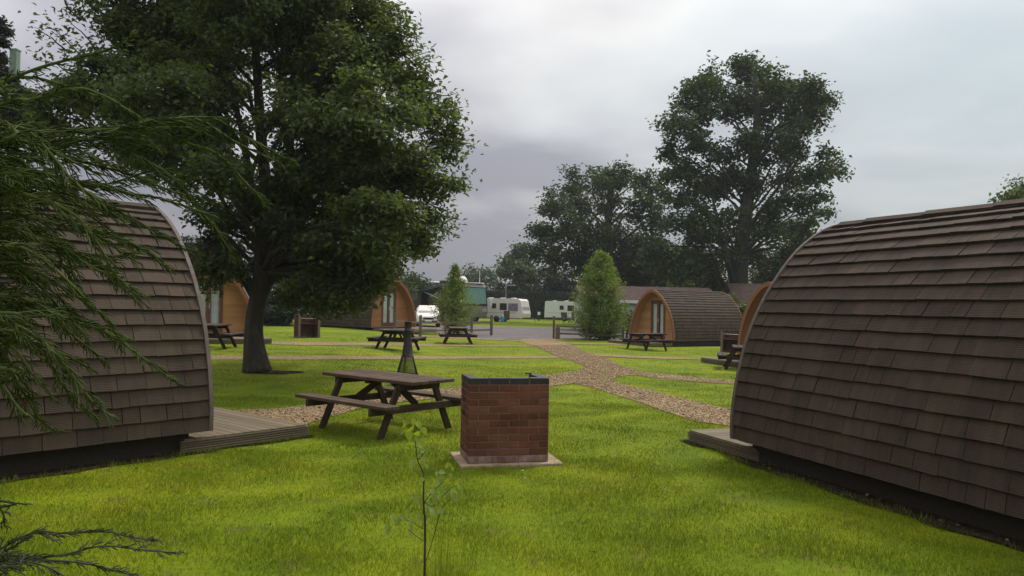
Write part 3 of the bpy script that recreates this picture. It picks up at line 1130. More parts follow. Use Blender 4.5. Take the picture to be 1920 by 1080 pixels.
def make_bbq():
    """local: x across (0.9 m), back wall at y=0 looking along -y, arms run to +y"""
    root = empty('brick_barbecue')
    W, D, T = .90, .56, .1025
    cz, bh = .077, .067
    core = MB(); red = MB(); base = MB(); blue = MB(); vents = MB()
    z0 = .026
    core.box((0, T / 2, z0 + .453), (W - .012, T - .012, .90))
    for sx in (-1, 1):
        core.box((sx * (W / 2 - T / 2), T + (D - T) / 2 - .006, z0 + .453), (T - .012, D - T + .0, .8995))
    rs = random.Random(4)
    for c in range(12):
        z = z0 + .0335 + .005 + c * cz
        tgt = base if c == 0 else (blue if c == 11 else red)
        x = -W / 2
        lens = [.215] * 4 if c % 2 else [.1025, .215, .215, .215, .1025]
        for ln in lens:
            j = rs.uniform(-.0015, .0015)
            tgt.bbox((x + ln / 2 + .0005, T / 2 + j, z + rs.uniform(-.001, .001)), (ln, T, bh), .003); x += ln + .010
        for sx in (-1, 1):
            y = T + .010
            seg = [.215, .215] if c % 2 else [.1025, .215, .1025]
            for ln in seg:
                if y + ln > D + .02: ln = max(.04, D - y)
                xx = sx * (W / 2 - T / 2) + rs.uniform(-.0015, .0015)
                if c in (6, 8, 10) and abs(y - (T + .010)) < .13 and ln > .2:
                    # ventilation brick: dark slots
                    tgt.bbox((xx, y + .012, z), (T, .024, bh), .002); tgt.bbox((xx, y + ln - .012, z), (T, .024, bh), .002)
                    vents.bbox((xx, y + ln / 2, z), (T - .022, ln - .05, bh - .006), .002)
                    for q in range(5):
                        vents.bbox((xx, y + .03 + (ln - .06) * (q + .5) / 5, z), (T - .006, .012, bh), .002)
                else: tgt.bbox((xx, y + ln / 2, z), (T, ln, bh), .003)
                y += ln + .010
    walls = core.build('mortar', M['mortar'], root)
    red.build('brickwork', M['brick'], root); base.build('damp_course', M['brick_base'], root)
    blue.build('coping', M['brick_blue'], root); vents.build('vent_brick', M['brick_blue'], root)
    mb = MB(); mb.bbox((.025, .31, .0), (1.14, .80, .05), .006); mb.build('slab', M['concrete'], root)
    mb = MB()
    for i in range(16): mb.tube([(-.33 + .66 * i / 15, T + .02, .80), (-.33 + .66 * i / 15, D + .02, .80)], .004, 5)
    for y in (T + .03, D): mb.tube([(-.345, y, .795), (.345, y, .795)], .006, 5)
    mb.build('grill', M['steel'], root)
    mb = MB(); mb.bbox((0, (T + D) / 2, .58), (.68, D - T - .02, .012), .002); mb.build('coal_tray', M['iron'], root)
    mb = MB(); mb.bbox((.33, D - .05, z0 + .925), (.08, .03, .016), .004); mb.build('handle', M['iron'], root)
    return root


def build_bbqs():
    grp = 'brick barbecues'
    b = make_bbq()
    p0 = Vector((-.457, 8.363)); p1 = Vector((.454, 8.567))
    mid = (p0 + p1) / 2; ang = math.atan2(p1.y - p0.y, p1.x - p0.x)
    b.location = (mid.x, mid.y, 0); b.rotation_euler = (0, 0, ang)
    tag(b, 'red brick barbecue with black coping seen from the back on its slab in the foreground', 'barbecue', grp)
    slab = [b.matrix_basis @ Vector(q) for q in ((-.56, -.11, 0), (.61, -.11, 0), (.61, .71, 0), (-.56, .71, 0))]
    BLOCK.append([(q.x, q.y) for q in slab])
    for (px, py, rz, lab) in ((567, 633, 214, 'brick barbecue with open front on the far lawn behind the oak'), (1380, 661, 152, 'brick barbecue behind the table beside the nearest right pod')):
        o = copy_tree(b); p = at(px, py)
        o.location = (p.x, p.y + .3, ground_z(p.x, p.y) - .03); o.rotation_euler = (0, 0, R(rz))
        tag(o, lab, 'barbecue', grp)


def build_chiminea():
    p = at(763, 722)
    root = empty('chiminea', (p.x, p.y, ground_z(p.x, p.y)), R(12))
    H = 1.32
    tag(root, 'rusty black steel chiminea with tall flue and mesh firebox on the lawn', 'chiminea')
    mb = MB(); mb.lathe([(.074, .94), (.076, .95), (.074, .96), (.074, 1.12), (.079, 1.125), (.079, 1.15), (.072, 1.155), (.072, 1.31), (.078, 1.312), (.078, 1.335), (.062, 1.335), (.062, .95)], n=24)
    mb.build('flue', M['iron'], root)
    mb = MB(); mb.lathe([(.112, .585), (.128, .59), (.128, .605), (.118, .615), (.10, .78), (.078, .945), (.074, .965)], n=28)
    mb.build('hood', M['iron'], root)
    ang = [R(45 + 90 * k) for k in range(4)]
    top = [(math.cos(a) * .155, math.sin(a) * .155, .60) for a in ang]; bot = [(math.cos(a) * .295, math.sin(a) * .295, .20) for a in ang]
    mb = MB()
    for k in range(4):
        k2 = (k + 1) % 4
        mb.tube([top[k], bot[k]], .009, 6); mb.tube([top[k], top[k2]], .008, 6); mb.tube([bot[k], bot[k2]], .010, 6)
    fr = mb.build('firebox_frame', M['ironmesh'], root)
    mb = MB()
    for k in range(4):
        k2 = (k + 1) % 4
        T0, T1, B0, B1 = map(Vector, (top[k], top[k2], bot[k], bot[k2]))
        for i in range(1, 14):
            t = i / 14
            mb.tube([T0.lerp(T1, t), B0.lerp(B1, t)], .0034, 4)
        for i in range(1, 16):
            t = i / 16
            mb.tube([T0.lerp(B0, t), T1.lerp(B1, t)], .0034, 4)
    mb.build('mesh', M['ironmesh'], fr)
    mb = MB()
    T0, T1, B0, B1 = map(Vector, (top[2], top[3], bot[2], bot[3]))
    for q in (.22, .30):
        mb.tube([T0.lerp(T1, q) + Vector((0, -.012, 0)), B0.lerp(B1, q) + Vector((0, -.012, 0))], .007, 5)
    mb.build('firebox_door', M['ironmesh'], root)
    mb = MB(); mb.lathe([(.0, .20), (.22, .20), (.25, .235), (.255, .235), (.225, .17), (.10, .10), (.0, .10)], n=24); mb.build('fire_bowl', M['iron'], root)
    for a in ang:
        mb = MB(); mb.tube([(math.cos(a) * .2, math.sin(a) * .2, .2), (math.cos(a) * .25, math.sin(a) * .25, .02), (math.cos(a) * .28, math.sin(a) * .28, .0)], .016, 6); mb.build('leg', M['iron'], root)
# ------------------------------------------------------------------ trees
def crown_points(lobes, rs, clump, per_clump, leaf, flat=.75, shell=.45, density=1.0):
    """lobes: list of (centre, radius(3)). Leaves gather in clumps spread through each lobe."""
    P = []; N = []; clumps = []
    for C, r in lobes:
        C = np.array(C); r = np.array(r)
        n = max(3, int(density * 5.5 * (r[0] * r[1] * r[2]) ** (2 / 3) / clump ** 2))
        d = unit(rs.normal(size=(n, 3)))
        rad = shell + (1.02 - shell) * rs.uniform(size=(n, 1)) ** .7
        cc = C + d * rad * r
        for k in range(n):
            cr = clump * rs.uniform(.6, 1.35)
            m = int(per_clump * rs.uniform(.5, 1.4) * (cr / clump) ** 2)
            q = np.clip(rs.normal(size=(m, 3)), -1.9, 1.9) * .39 * cr
            # twiggy: stretch along a random outward direction
            ax = unit((d[k] + rs.normal(size=3) * .6)[None])[0]
            q += np.outer(np.clip(rs.normal(size=m), -1.7, 1.7) * .45 * cr, ax)
            q[:, 2] *= flat
            p = cc[k] + q
            P.append(p)
            nn = d[k] * .5 + np.array([0, 0, .9]) + rs.normal(size=(m, 3)) * .6
            N.append(nn)
            clumps.append((cc[k], C))
    return np.concatenate(P), np.concatenate(N), clumps


def curve_pts(a, b, sag=0.0, n=5, wob=.0):
    a = Vector(a); b = Vector(b)
    r = []
    L = (b - a).length
    for i in range(n + 1):
        t = i / n
        p = a.lerp(b, t)
        p.z += sag * 4 * t * (1 - t) * L
        if 0 < i < n and wob:
            p += Vector((random.uniform(-1, 1), random.uniform(-1, 1), random.uniform(-.6, .6))) * wob * L
        r.append(p)
    return r


def make_tree(name, base, trunk, lobes, mats, label, leaf=.1, clump=.5, per=60, tr=.3, seed=1, group=None, cat='tree', flat=.75, limb_from=.35, density=1.0, aspect=.6, shell=.45, twigs=True, flare=1.5, sprigs=None, limb=.24):
    """base: ground point; trunk: list of world points (first = base); lobes in world coordinates"""
    rs = np.random.RandomState(seed); random.seed(seed)
    root = empty(name, base)
    tag(root, label, cat, group)
    B = Vector(base)
    mb = MB()
    T = [Vector(p) - B for p in trunk]
    # smooth trunk
    pts = []
    for i in range(len(T) - 1):
        p0 = T[max(0, i - 1)]; p1 = T[i]; p2 = T[i + 1]; p3 = T[min(len(T) - 1, i + 2)]
        for k in range(5):
            t = k / 5
            pts.append(.5 * (2 * p1 + (p2 - p0) * t + (2 * p0 - 5 * p1 + 4 * p2 - p3) * t * t + (3 * p1 - p0 - 3 * p2 + p3) * t ** 3))
    pts.append(T[-1])
    Ht = pts[-1].z
    rad = []
    for p in pts:
        t = p.z / Ht
        r = tr * (1 - .75 * t)
        if t < .12: r *= 1 + (flare - 1) * (1 - t / .12) ** 2
        rad.append(r)
    mb.tube(pts, rad, 14)
    L = [((Vector(c) - B), r) for c, r in lobes]
    for c, r in L:
        horiz = math.hypot(c.x, c.y)
        z = min(Ht * .97, max(Ht * limb_from, c.z - horiz * .75))
        j = min(range(len(pts)), key=lambda i: abs(pts[i].z - z))
        r0 = min(rad[j] * .4, tr * limb)
        mb.tube(curve_pts(pts[j], c, .10, 6, .035), [r0 * (1 - .8 * i / 6) + .006 for i in range(7)], 7)
    P, N, cl = crown_points([(tuple(c), r) for c, r in L], rs, clump, per, leaf, flat, shell, density)
    if twigs:
        for cc, C in cl:
            mid = Vector(C).lerp(Vector(cc), .15)
            mb.tube(curve_pts(mid, cc, .05, 2, .05), [tr * .05 + .004, tr * .03 + .003, .003], 4, cap=False)
    if sprigs:       # single leafy shoots poking out of the outline
        SP = []; SN = []
        for a, b, n in sprigs:
            a = Vector(a) - B; b = Vector(b) - B
            cp = curve_pts(a, b, .08, 6, .04)
            mb.tube(cp, [.022 - .003 * i for i in range(7)], 5)
            for _ in range(n):
                t = random.uniform(.25, 1.03) * 6
                i = min(5, int(t)); q = cp[i].lerp(cp[i + 1], t - i)
                SP.append(tuple(q + Vector(np.random.RandomState(random.randint(0, 9 ** 6)).normal(size=3)) * (.13 + .1 * (1 - t / 6))))
                SN.append((random.gauss(0, .6), random.gauss(0, .6), 1))
        P = np.concatenate([P, np.array(SP)]); N = np.concatenate([N, np.array(SN)])
    mb.build('trunk', mats[1], root, fix=False)
    sz = leaf * rs.uniform(.65, 1.3, len(P))
    link_mesh('crown', leaf_mesh('crown', P, N, sz, aspect), mats[0], root)
    return root


def px_lobes(lst, D, depth, rs, zs=1.0):
    """photo circles (px,py,r) at distance D with lobes spread over +-depth"""
    out = []
    for q in lst:
        x, y, r = q[:3]
        dd = D + (q[3] if len(q) > 3 else rs.uniform(-depth, depth))
        c = at_d(x, y, dd)
        rw = r * dd / FPX
        out.append((tuple(c), (rw, rw * 1.05, rw * zs)))
    return out


def build_trees():
    rs = np.random.RandomState(3)
    # --- the big oak over the lawn
    D = 19.0
    base = at(482, 697); D = base.y
    lob = [(842, 272, 42), (815, 205, 45), (775, 145, 50), (728, 92, 52), (690, 35, 50), (640, -40, 80), (828, 338, 36), (806, 400, 33), (758, 440, 40), (735, 345, 78),
           (700, 240, 95), (640, 140, 100), (560, 60, 110), (450, 20, 110), (340, 50, 95), (245, 105, 75), (205, 165, 62), (140, 190, 45), (260, 250, 95), (370, 180, 100), (585, 260, 100),
           (650, 360, 95), (560, 390, 80), (365, 300, 80), (420, 430, 60), (520, 470, 62), (620, 465, 80), (700, 470, 60), (650, 535, 40), (690, 540, 24), (585, 525, 42),
           (725, 505, 30), (778, 462, 20), (330, -60, 110), (450, -130, 120), (560, -90, 110), (225, 10, 75), (90, 210, 38), (400, 500, 32), (650, 560, 24), (610, 560, 26), (560, 548, 28), (705, 535, 18), (590, 545, 30), (430, 510, 30), 
           (500, 380, 70, 2.5), (600, 180, 90, 3), (400, 100, 90, 3.2), (300, 180, 80, -3), (690, 410, 60, -2.8), (560, 520, 40, 2.5), (420, 330, 45, -2.6)]
    L = []
    for q in lob:
        inner = 1 - min(1, math.hypot(q[0] - 480, q[1] - 230) / 420)
        L.append((*q[:3], q[3] if len(q) > 3 else rs.uniform(-1, 1) * (1.0 + 2.6 * inner)))
    lobes = px_lobes(L, D, 0, rs)
    X = lambda px, py, dd=0: at_d(px, py, D + dd)
    trunk = [base, X(476, 640), X(478, 590), X(488, 535), X(492, 470), X(500, 380, .3), X(490, 260, .3), X(480, 100), X(470, -60)]
    spr = [(X(170, 130, -.5), X(75, 40, -.5), 46), (X(190, 110, -.3), X(118, 30, -.4), 46), (X(130, 100, -.5), X(60, 50, -.7), 38), (X(150, 150), X(62, 110), 40), (X(160, 170), X(50, 180, .4), 50),
           (X(800, 270), X(895, 278), 60), (X(790, 250), X(878, 238), 50), (X(740, 130), X(812, 95), 36), (X(700, 60), X(745, 10), 36), (X(790, 380), X(862, 412), 50), (X(760, 440), X(798, 478), 36),
           (X(720, 480), X(785, 470), 34), (X(800, 190), X(862, 178), 36), (X(650, 555), X(672, 592), 34), (X(610, 560), X(618, 596), 30), (X(690, 535), X(738, 552), 36), (X(560, 550), X(575, 590), 26), (X(390, 470), X(350, 480), 36), (X(430, 500), X(385, 530), 36)]
    t = make_tree('oak_tree', base, trunk, lobes, (M['oak'], M['bark']), 'big dark oak with spreading crown on the lawn beside the left pod', leaf=.14, clump=.44, per=125, tr=.22, flat=.6, seed=5,
                  limb_from=.24, sprigs=spr, aspect=.5, shell=.33, density=1.2, group=None, flare=1.55)
    # heavy forks seen under the crown
    mb = MB(); B = Vector(base)
    for pl, r in (([X(483, 560), X(452, 510), X(418, 478), X(380, 455, -.4)], .15), ([X(487, 550), X(520, 500, .3), X(555, 440, .6), X(600, 350, .8)], .17), ([X(492, 450), X(470, 350), X(455, 250, -.3), X(430, 150, -.5)], .12), ([X(500, 380, .3), X(540, 290), X(560, 200), X(590, 110)], .10), ([X(470, 330), X(500, 250), X(512, 210), X(525, 160)], .05)):
        mb.tube([p - B for p in pl], [r, r * .8, r * .6, r * .35], 9)
    mb.build('limb', M['bark'], t, fix=False)
    # mulch and scuffed bare soil ring under the oak
    ring = [(base.x + .42 + (1.0 + .3 * math.sin(3 * a)) * math.cos(a) * .58, base.y - .12 + (1 + .2 * math.cos(2 * a)) * math.sin(a) * .32) for a in np.linspace(0, 2 * np.pi, 18, endpoint=False)]
    sheet('soil_bed', ring, M['soil'], .018, rough=.1); BLOCK.append([(base.x + (x - base.x) * .72, base.y + (y - base.y) * .72) for x, y in ring])

    grp = 'tall trees behind the site'
    # --- the tall airy oak on the right
    D = 62
    lob = [(1405, 135, 34), (1345, 150, 26), (1310, 165, 26), (1445, 160, 30), (1490, 170, 30), (1530, 178, 26), (1556, 186, 18), (1290, 195, 26), (1265, 235, 26), (1253, 280, 18), (1330, 210, 36), (1380, 190, 40),
           (1435, 205, 38), (1490, 220, 36), (1530, 215, 22), (1300, 260, 40), (1260, 320, 20), (1300, 325, 34), (1350, 290, 24), (1400, 270, 28), (1450, 275, 36), (1500, 270, 30), (1545, 285, 20), (1565, 320, 17),
           (1535, 325, 22), (1480, 330, 34), (1380, 330, 26), (1340, 350, 30), (1420, 350, 26), (1280, 375, 28), (1320, 400, 30), (1370, 400, 22), (1450, 395, 30), (1500, 380, 26), (1540, 370, 16), (1270, 420, 24),
           (1310, 450, 28), (1440, 440, 30), (1490, 430, 24), (1350, 440, 18), (1470, 475, 24), (1425, 480, 22), (1515, 420, 15), (1545, 400, 9), (1280, 470, 24), (1330, 490, 22), (1250, 505, 28), (1265, 540, 26), (1300, 540, 26), (1335, 530, 22), (1430, 520, 24), (1465, 520, 26), (1500, 465, 24), (1520, 450, 16), (1290, 505, 26), (1350, 470, 20), (1410, 430, 20), (1390, 490, 14), (1380, 130, 18), (1340, 545, 18), (1225, 470, 22)]
    lobes = px_lobes([(x, y, r * 1.08) for x, y, r in lob], D, 5, rs, .95)
    base = at_d(1388, 585, D); base.z = ground_z(base.x, base.y)
    X = lambda px, py, dd=0: at_d(px, py, D + dd)
    trunk = [base, X(1386, 540), X(1390, 470), X(1400, 390), X(1412, 300), X(1420, 220), X(1415, 150)]
    spr = [(X(1500, 420), X(1558, 398), 26), (X(1500, 440), X(1540, 440), 6), (X(1530, 290), X(1578, 310), 20), (X(1530, 190), X(1576, 176), 20), (X(1270, 260), X(1238, 235), 20)]
    t = make_tree('oak_tree', base, trunk, lobes, (M['oak_far'], M['bark_pale']), 'tallest tree, an airy oak with sky showing through, behind the far right pod', leaf=.34, clump=1.0, per=100, tr=.8, seed=8, group=grp,
                  limb_from=.3, density=1.1, flare=1.5, sprigs=spr, shell=.2, twigs=False, limb=.13)
    mb = MB(); B = Vector(base)
    for pl, r in (([X(1380, 545), X(1360, 480, -1), X(1345, 410, -1), X(1325, 320, -1)], .42), ([X(1372, 560), X(1350, 520), X(1335, 480), X(1315, 430)], .35), ([X(1395, 440), X(1445, 370), X(1490, 310), X(1520, 260)], .3)):
        mb.tube([p - B for p in pl], [r * .7, r * .45, r * .28, r * .12], 9)
    mb.build('limb', M['bark_pale'], t, fix=False)

    def bg(name, lob, D, basepx, label, mat='oak_far', leaf=.4, clump=1.0, per=30, tr=.4, seed=1, dens=1.0, depth=None, shell=.35, cat='tree', trunk_top=None, grp=grp, bark='bark_pale'):
        dp = depth if depth is not None else 2.5
        lobes = px_lobes(lob, D, dp, rs, 1.0)
        base = at_d(basepx, 590, D); base.z = ground_z(base.x, base.y)
        top = trunk_top or min(q[1] for q in lob) + 20
        tp = at_d(basepx, top, D)
        trunk = [base, base.lerp(tp, .35), base.lerp(tp, .7), tp]
        return make_tree(name, base, trunk, lobes, (M[mat], M[bark]), label, leaf=leaf, clump=clump, per=int(per * 1.9), tr=tr, seed=seed, group=grp, density=dens, shell=.2, twigs=False, cat=cat)

    # --- the broad oak left of it
    bg('oak_tree', [(1165, 325, 26), (1115, 338, 30), (1075, 345, 26), (1050, 360, 20), (1205, 340, 28), (1235, 360, 24), (1045, 390, 30), (1015, 400, 18), (1015, 440, 20), (1090, 390, 40), (1140, 375, 38), (1195, 385, 36),
                    (1230, 410, 26), (1050, 440, 36), (1110, 440, 42), (1165, 440, 40), (1215, 450, 34), (1040, 480, 34), (1090, 495, 40), (1140, 500, 40), (1200, 500, 40), (1240, 480, 30), (1010, 465, 14), (1150, 340, 26), (1000, 480, 12)],
       76, 1142, 'broad rounded oak left of the tallest tree', tr=.6, seed=12, leaf=.38, clump=1.0, per=38, depth=5)
    # --- the darker wood below
    bg('oak_tree', [(965, 480, 20), (945, 488, 14), (985, 478, 20), (970, 510, 24), (945, 510, 14), (1000, 505, 20)], 108, 968, 'small round tree at the left end of the tall group, right of the motorhome', 'oak_mid', .5, 1.2, 36, .4, 13)
    bg('ash_tree', [(905, 512, 14), (885, 515, 12), (920, 520, 16), (895, 528, 16), (875, 525, 10), (925, 540, 16), (905, 545, 18)], 135, 905, 'pale misty tree above the motorhome roof', 'oak_mid', .5, 1.3, 30, .3, 14)
    bg('yew_tree', [(1035, 535, 18), (1020, 545, 16), (1052, 545, 16), (1040, 555, 16), (1010, 555, 10), (1030, 518, 22), (1060, 522, 24)], 104, 1036, 'dark bluish rounded tree above the hedge', 'blueleaf', .4, .9, 44, .3, 15)
    bg('hawthorn_tree', [(975, 530, 16), (955, 545, 16), (985, 548, 14), (965, 552, 14), (940, 540, 10), (1000, 545, 18), (990, 520, 18), (950, 562, 14), (985, 565, 14)], 106, 962, 'mid green bush behind the hedge above the caravan', 'oak_mid', .4, .9, 40, .2, 16)
    bg('hawthorn_tree', [(1075, 540, 14), (1062, 550, 10), (1090, 545, 14), (1082, 555, 12), (1105, 530, 18), (1065, 560, 12)], 103, 1076, 'yellowish bush beside the dark bluish tree', 'yellowleaf', .35, .8, 34, .2, 17)
    bg('oak_tree', [(1180, 520, 34), (1215, 530, 30), (1250, 520, 32), (1230, 490, 34), (1190, 490, 30), (1160, 525, 20)], 82, 1210, 'dark leafy tree directly behind the far right pod roof', 'oak_far', .4, 1.0, 42, .4, 18)
    bg('oak_tree', [(1290, 500, 36), (1330, 520, 28), (1290, 535, 28), (1335, 500, 26), (1310, 545, 24), (1350, 545, 18)], 78, 1305, 'dark understorey tree below the tallest oak on its left', 'oak_mid', .4, 1.0, 42, .4, 19)
    bg('oak_tree', [(1450, 500, 30), (1480, 490, 28), (1510, 475, 24), (1440, 530, 24), (1475, 525, 30), (1420, 520, 14), (1500, 510, 26)], 86, 1465, 'dark understorey tree below the tallest oak on its right', 'oak_far', .42, 1.0, 42, .4, 20)
    bg('elder_bush', [(1225, 545, 9), (1255, 543, 10), (1285, 540, 10), (1310, 545, 9), (1240, 552, 10), (1270, 552, 10)], 60, 1262, 'light green shrub tips just over the far right pod roof', 'yellowleaf', .25, .5, 22, .12, 21, cat='shrub', grp=None)
    bg('elder_bush', [(1386, 580, 12), (1396, 590, 14), (1378, 566, 8), (1392, 600, 12), (1402, 580, 8)], 52, 1390, 'light green shrub right behind the end of the far right pod', 'yellowleaf', .2, .5, 34, .1, 22, cat='shrub', grp=None)
    bg('elder_bush', [(1172, 596, 9), (1180, 605, 10), (1186, 592, 8), (1165, 608, 10), (1176, 615, 9)], 44, 1176, 'leafy shrub squeezed between the oval birch and the far right pod', 'oak_mid', .14, .4, 40, .08, 29, cat='shrub', grp=None, depth=.6)
    bg('oak_tree', [(1905, 362, 20), (1925, 355, 24), (1890, 370, 8), (1945, 380, 30), (1960, 350, 30)], 45, 1935, 'treetop peeping over the nearest right pod at the right edge', 'oak', .22, .6, 40, .3, 23)
    # --- left side
    bg('ash_tree', [(765, 522, 12), (750, 530, 14), (780, 528, 12), (740, 520, 12), (795, 535, 10), (770, 540, 14), (735, 540, 16), (720, 530, 16)], 72, 760, 'light green tree over the reddish pod roof', 'oak_mid', .3, .8, 36, .25, 24)
    bg('laurel_bush', [(525, 560, 26), (500, 570, 24), (555, 575, 24), (580, 560, 22), (515, 595, 20), (545, 598, 18), (500, 595, 16), (600, 570, 16)], 47, 535, 'dark dense bushes behind the oak trunk between two pods', 'hedge', .2, .55, 80, .15, 25, cat='shrub', grp=None, bark='bark')
    bg('hawthorn_tree', [(530, 495, 30), (570, 505, 30), (500, 515, 26), (545, 530, 30), (600, 520, 30), (640, 520, 30), (520, 465, 24), (620, 490, 24)], 52, 560, 'bushy green tree between the left pods behind the oak', 'oak_mid', .22, .6, 50, .2, 26, bark='bark')
    bg('conifer_tree', [(4, 60, 9), (0, 85, 12), (-6, 40, 8), (6, 110, 10), (-10, 120, 20), (0, 145, 14), (30, 165, 22), (15, 195, 30), (55, 200, 28), (30, 230, 30), (75, 240, 26)], 26, -6, 'dark conifer tip at the top left edge', 'blueleaf', .14, .22, 46, .12, 27, cat='tree', grp=None, bark='bark', depth=.3)


def build_birches():
    grp = 'young birch trees by the gate'
    for (bx, by, top, prof_, lab, seed) in (
            (851, 626, 500, [(.05, .52), (.2, .92), (.38, 1.0), (.55, .80), (.7, .5), (.85, .24), (1.0, .05)], 'small feathery pointed birch in front of the motorhome', 31),
            (1125, 637, 480, [(.02, .75), (.12, .98), (.3, 1.0), (.5, .96), (.7, .78), (.85, .52), (.95, .28), (1.0, .06)], 'dense oval young birch to the right of the gate', 32)):
        rs = np.random.RandomState(seed); random.seed(seed)
        p = at(bx, by); D = p.y
        H = (at_d(bx, top, D).z - p.z)
        w = (50 if seed == 31 else 56) * D / FPX
        root = empty('birch_tree', (p.x, p.y, ground_z(p.x, p.y)))
        tag(root, lab, 'birch', grp)
        mb = MB(); mb.tube([(0, 0, 0), (.02, 0, H * .3), (-.02, .02, H * .65), (0, 0, H)], [.05, .04, .025, .006], 8)
        P = []; N = []
        n = 330 if seed == 31 else 620
        zs = [a for a, b in prof_]; ws = [b for a, b in prof_]
        for _ in range(n):
            t = rs.uniform(.0, 1.0) ** .95
            r = np.interp(t, zs, ws) * w * (.25 + .78 * rs.uniform() ** .6)
            a = rs.uniform(0, 2 * np.pi)
            z = (.03 + .97 * t) * H
            tip = np.array([math.cos(a) * r, math.sin(a) * r, z + rs.uniform(-.02, .05) * H])
            st = np.array([0, 0, max(.05, z - r * .8)])
            mb.tube(curve_pts(st, tip, .05, 3, .03), [.010, .007, .005, .002], 3, cap=False)
            m = 28 if seed == 31 else 38
            tt = rs.uniform(.45, 1.06, m)[:, None]
            q = st + (tip - st) * tt + rs.normal(size=(m, 3)) * (.075 if seed == 31 else .09)
            P.append(q); N.append(rs.normal(size=(m, 3)) + np.array([0, 0, .6]))
        mb.build('trunk', M['twig'], root, fix=False)
        P = np.concatenate(P); N = np.concatenate(N)
        link_mesh('crown', leaf_mesh('crown', P, N, .085 * rs.uniform(.7, 1.35, len(P)), .8, droop=.5), M['birch'], root)


def hedge(name, pts, h, w, label, mat='hedge', leaf=.16, dens=60, seed=4, z_off=0.0):
    rs = np.random.RandomState(seed)
    root = empty(name, (pts[0][0], pts[0][1], ground_z(*pts[0]) + z_off))
    B = Vector(root.location)
    tag(root, label, 'hedge')
    core = MB(); P = []; N = []
    for a, b in zip(pts, pts[1:]):
        a = Vector((*a, 0)); b = Vector((*b, 0)); d = b - a; L = d.length; x = d.normalized(); y = Vector((-x.y, x.x, 0))
        c = (a + b) / 2 - Vector((B.x, B.y, 0))
        Mx = Matrix((x, y, Vector((0, 0, 1)))).transposed()
        core.box((c.x, c.y, (h - .2) / 2), (L, w * .8, h - .2), Mx)
        n = int(L * (2 * h + w) * dens)
        u = rs.uniform(0, L, n); k = rs.uniform(0, 2 * h + w, n)
        side = np.where(k < h, -1, np.where(k < h + w, 0, 1))
        v = np.where(side == 0, (k - h) - w / 2, side * w / 2); z = np.where(side == 0, h, np.where(side < 0, k, k - h - w))
        wave = .10 * np.sin(u * 1.1) + .07 * np.sin(u * 2.7 + z * 1.3)
        nn = np.stack([np.zeros(n), side * 1.0, (side == 0) * 1.0], 1)
        q = np.stack([u, v + side * wave, z + (side == 0) * wave * .6], 1) + rs.normal(size=(n, 3)) * .09
        xa, ya = np.array(x), np.array(y)
        o = np.array(a - Vector((B.x, B.y, 0)))
        P.append(o + q[:, :1] * xa + q[:, 1:2] * ya + q[:, 2:] * np.array([0, 0, 1.0]))
        N.append(nn[:, :1] * xa + nn[:, 1:2] * ya + nn[:, 2:] * np.array([0, 0, 1.0]) + rs.normal(size=(n, 3)) * .6)
    core.build('stems', M['twig'], root)
    P = np.concatenate(P); N = np.concatenate(N)
    link_mesh('foliage', leaf_mesh('foliage', P, N, leaf * rs.uniform(.7, 1.3, len(P)), .6), M[mat], root)
    return root


# ------------------------------------------------------------------ fences
def build_fences():
    def post(root, p, h, w, lean=0):
        mb = MB(); mb.bbox((0, 0, h / 2), (w, w, h), .008)
        o = mb.build('post', M['post'], root); o.location = Vector(p) - Vector(root.location); o.rotation_euler = (R(lean), 0, R(random.uniform(-8, 8)))
    def rail(root, a, b, z):
        a = Vector(a) - Vector(root.location); b = Vector(b) - Vector(root.location)
        beam('rail', a + Vector((0, 0, z)), b + Vector((0, 0, z)), .045, .09, M['post'], root)
    grp = 'low rail fences either side of the gate'
    P = [at(921, 629), at(884, 630.5), at(835, 631), at(788, 632), at(740, 632)]
    for k, p in enumerate(P): p.z = ground_z(p.x, p.y)
    r = empty('rail_fence', P[0]); tag(r, 'rail fence left of the gate opening, passing under the small birch', 'fence', grp)
    for k, p in enumerate(P): post(r, p, 1.15 if k % 2 == 0 else 1.1, .13 if k else .15)
    for a, b in zip(P, P[1:]):
        rail(r, a, b, .32); rail(r, a, b, .72)
    P = [at(1038, 634.5), at(1043, 635), at(1100, 637.5), at(1168, 640)]
    for p in P: p.z = ground_z(p.x, p.y)
    r = empty('rail_fence', P[0]); tag(r, 'rail fence right of the gate opening, running behind the oval birch', 'fence', grp)
    post(r, P[0], 1.18, .11); post(r, P[1] + Vector((.06, -.15, 0)), .62, .22); post(r, P[2], .75, .12); post(r, P[3], .75, .12)
    for a, b in zip(P[1:], P[2:]):
        rail(r, a, b, .28); rail(r, a, b, .66)
    # pale sign-like post at top left
    p = at_d(28, 112, 29)
    r = empty('green_post', (p.x, p.y, ground_z(p.x, p.y))); tag(r, 'faded green square post rising behind the cypress at the top left', 'post')
    mb = MB(); hh = at_d(28, 95, 29).z - ground_z(p.x, p.y); mb.bbox((0, 0, hh / 2), (.26, .26, hh), .01); mb.build('shaft', M['greenpost'], r)
    mb = MB(); mb.box((0, 0, hh + .02), (.29, .29, .05)); mb.build('cap', M['greenpost'], r)


# ------------------------------------------------------------------ vehicles (local: x forward, y left, z up)
def wheel(root, x, y, r, w):
    mb = MB(); mb.lathe([(r * .55, -w / 2), (r * .93, -w / 2), (r, -w * .35), (r, w * .35), (r * .93, w / 2), (r * .55, w / 2)], (0, 0, 0), 20, 'y')
    o = mb.build('wheel', M['tyre'], root); o.location = (x, y, r)
    mb = MB(); mb.lathe([(0, -w * .42), (r * .58, -w * .42), (r * .58, w * .42), (0, w * .42)], (0, 0, 0), 16, 'y'); mb.build('rim', M['chrome'], o)


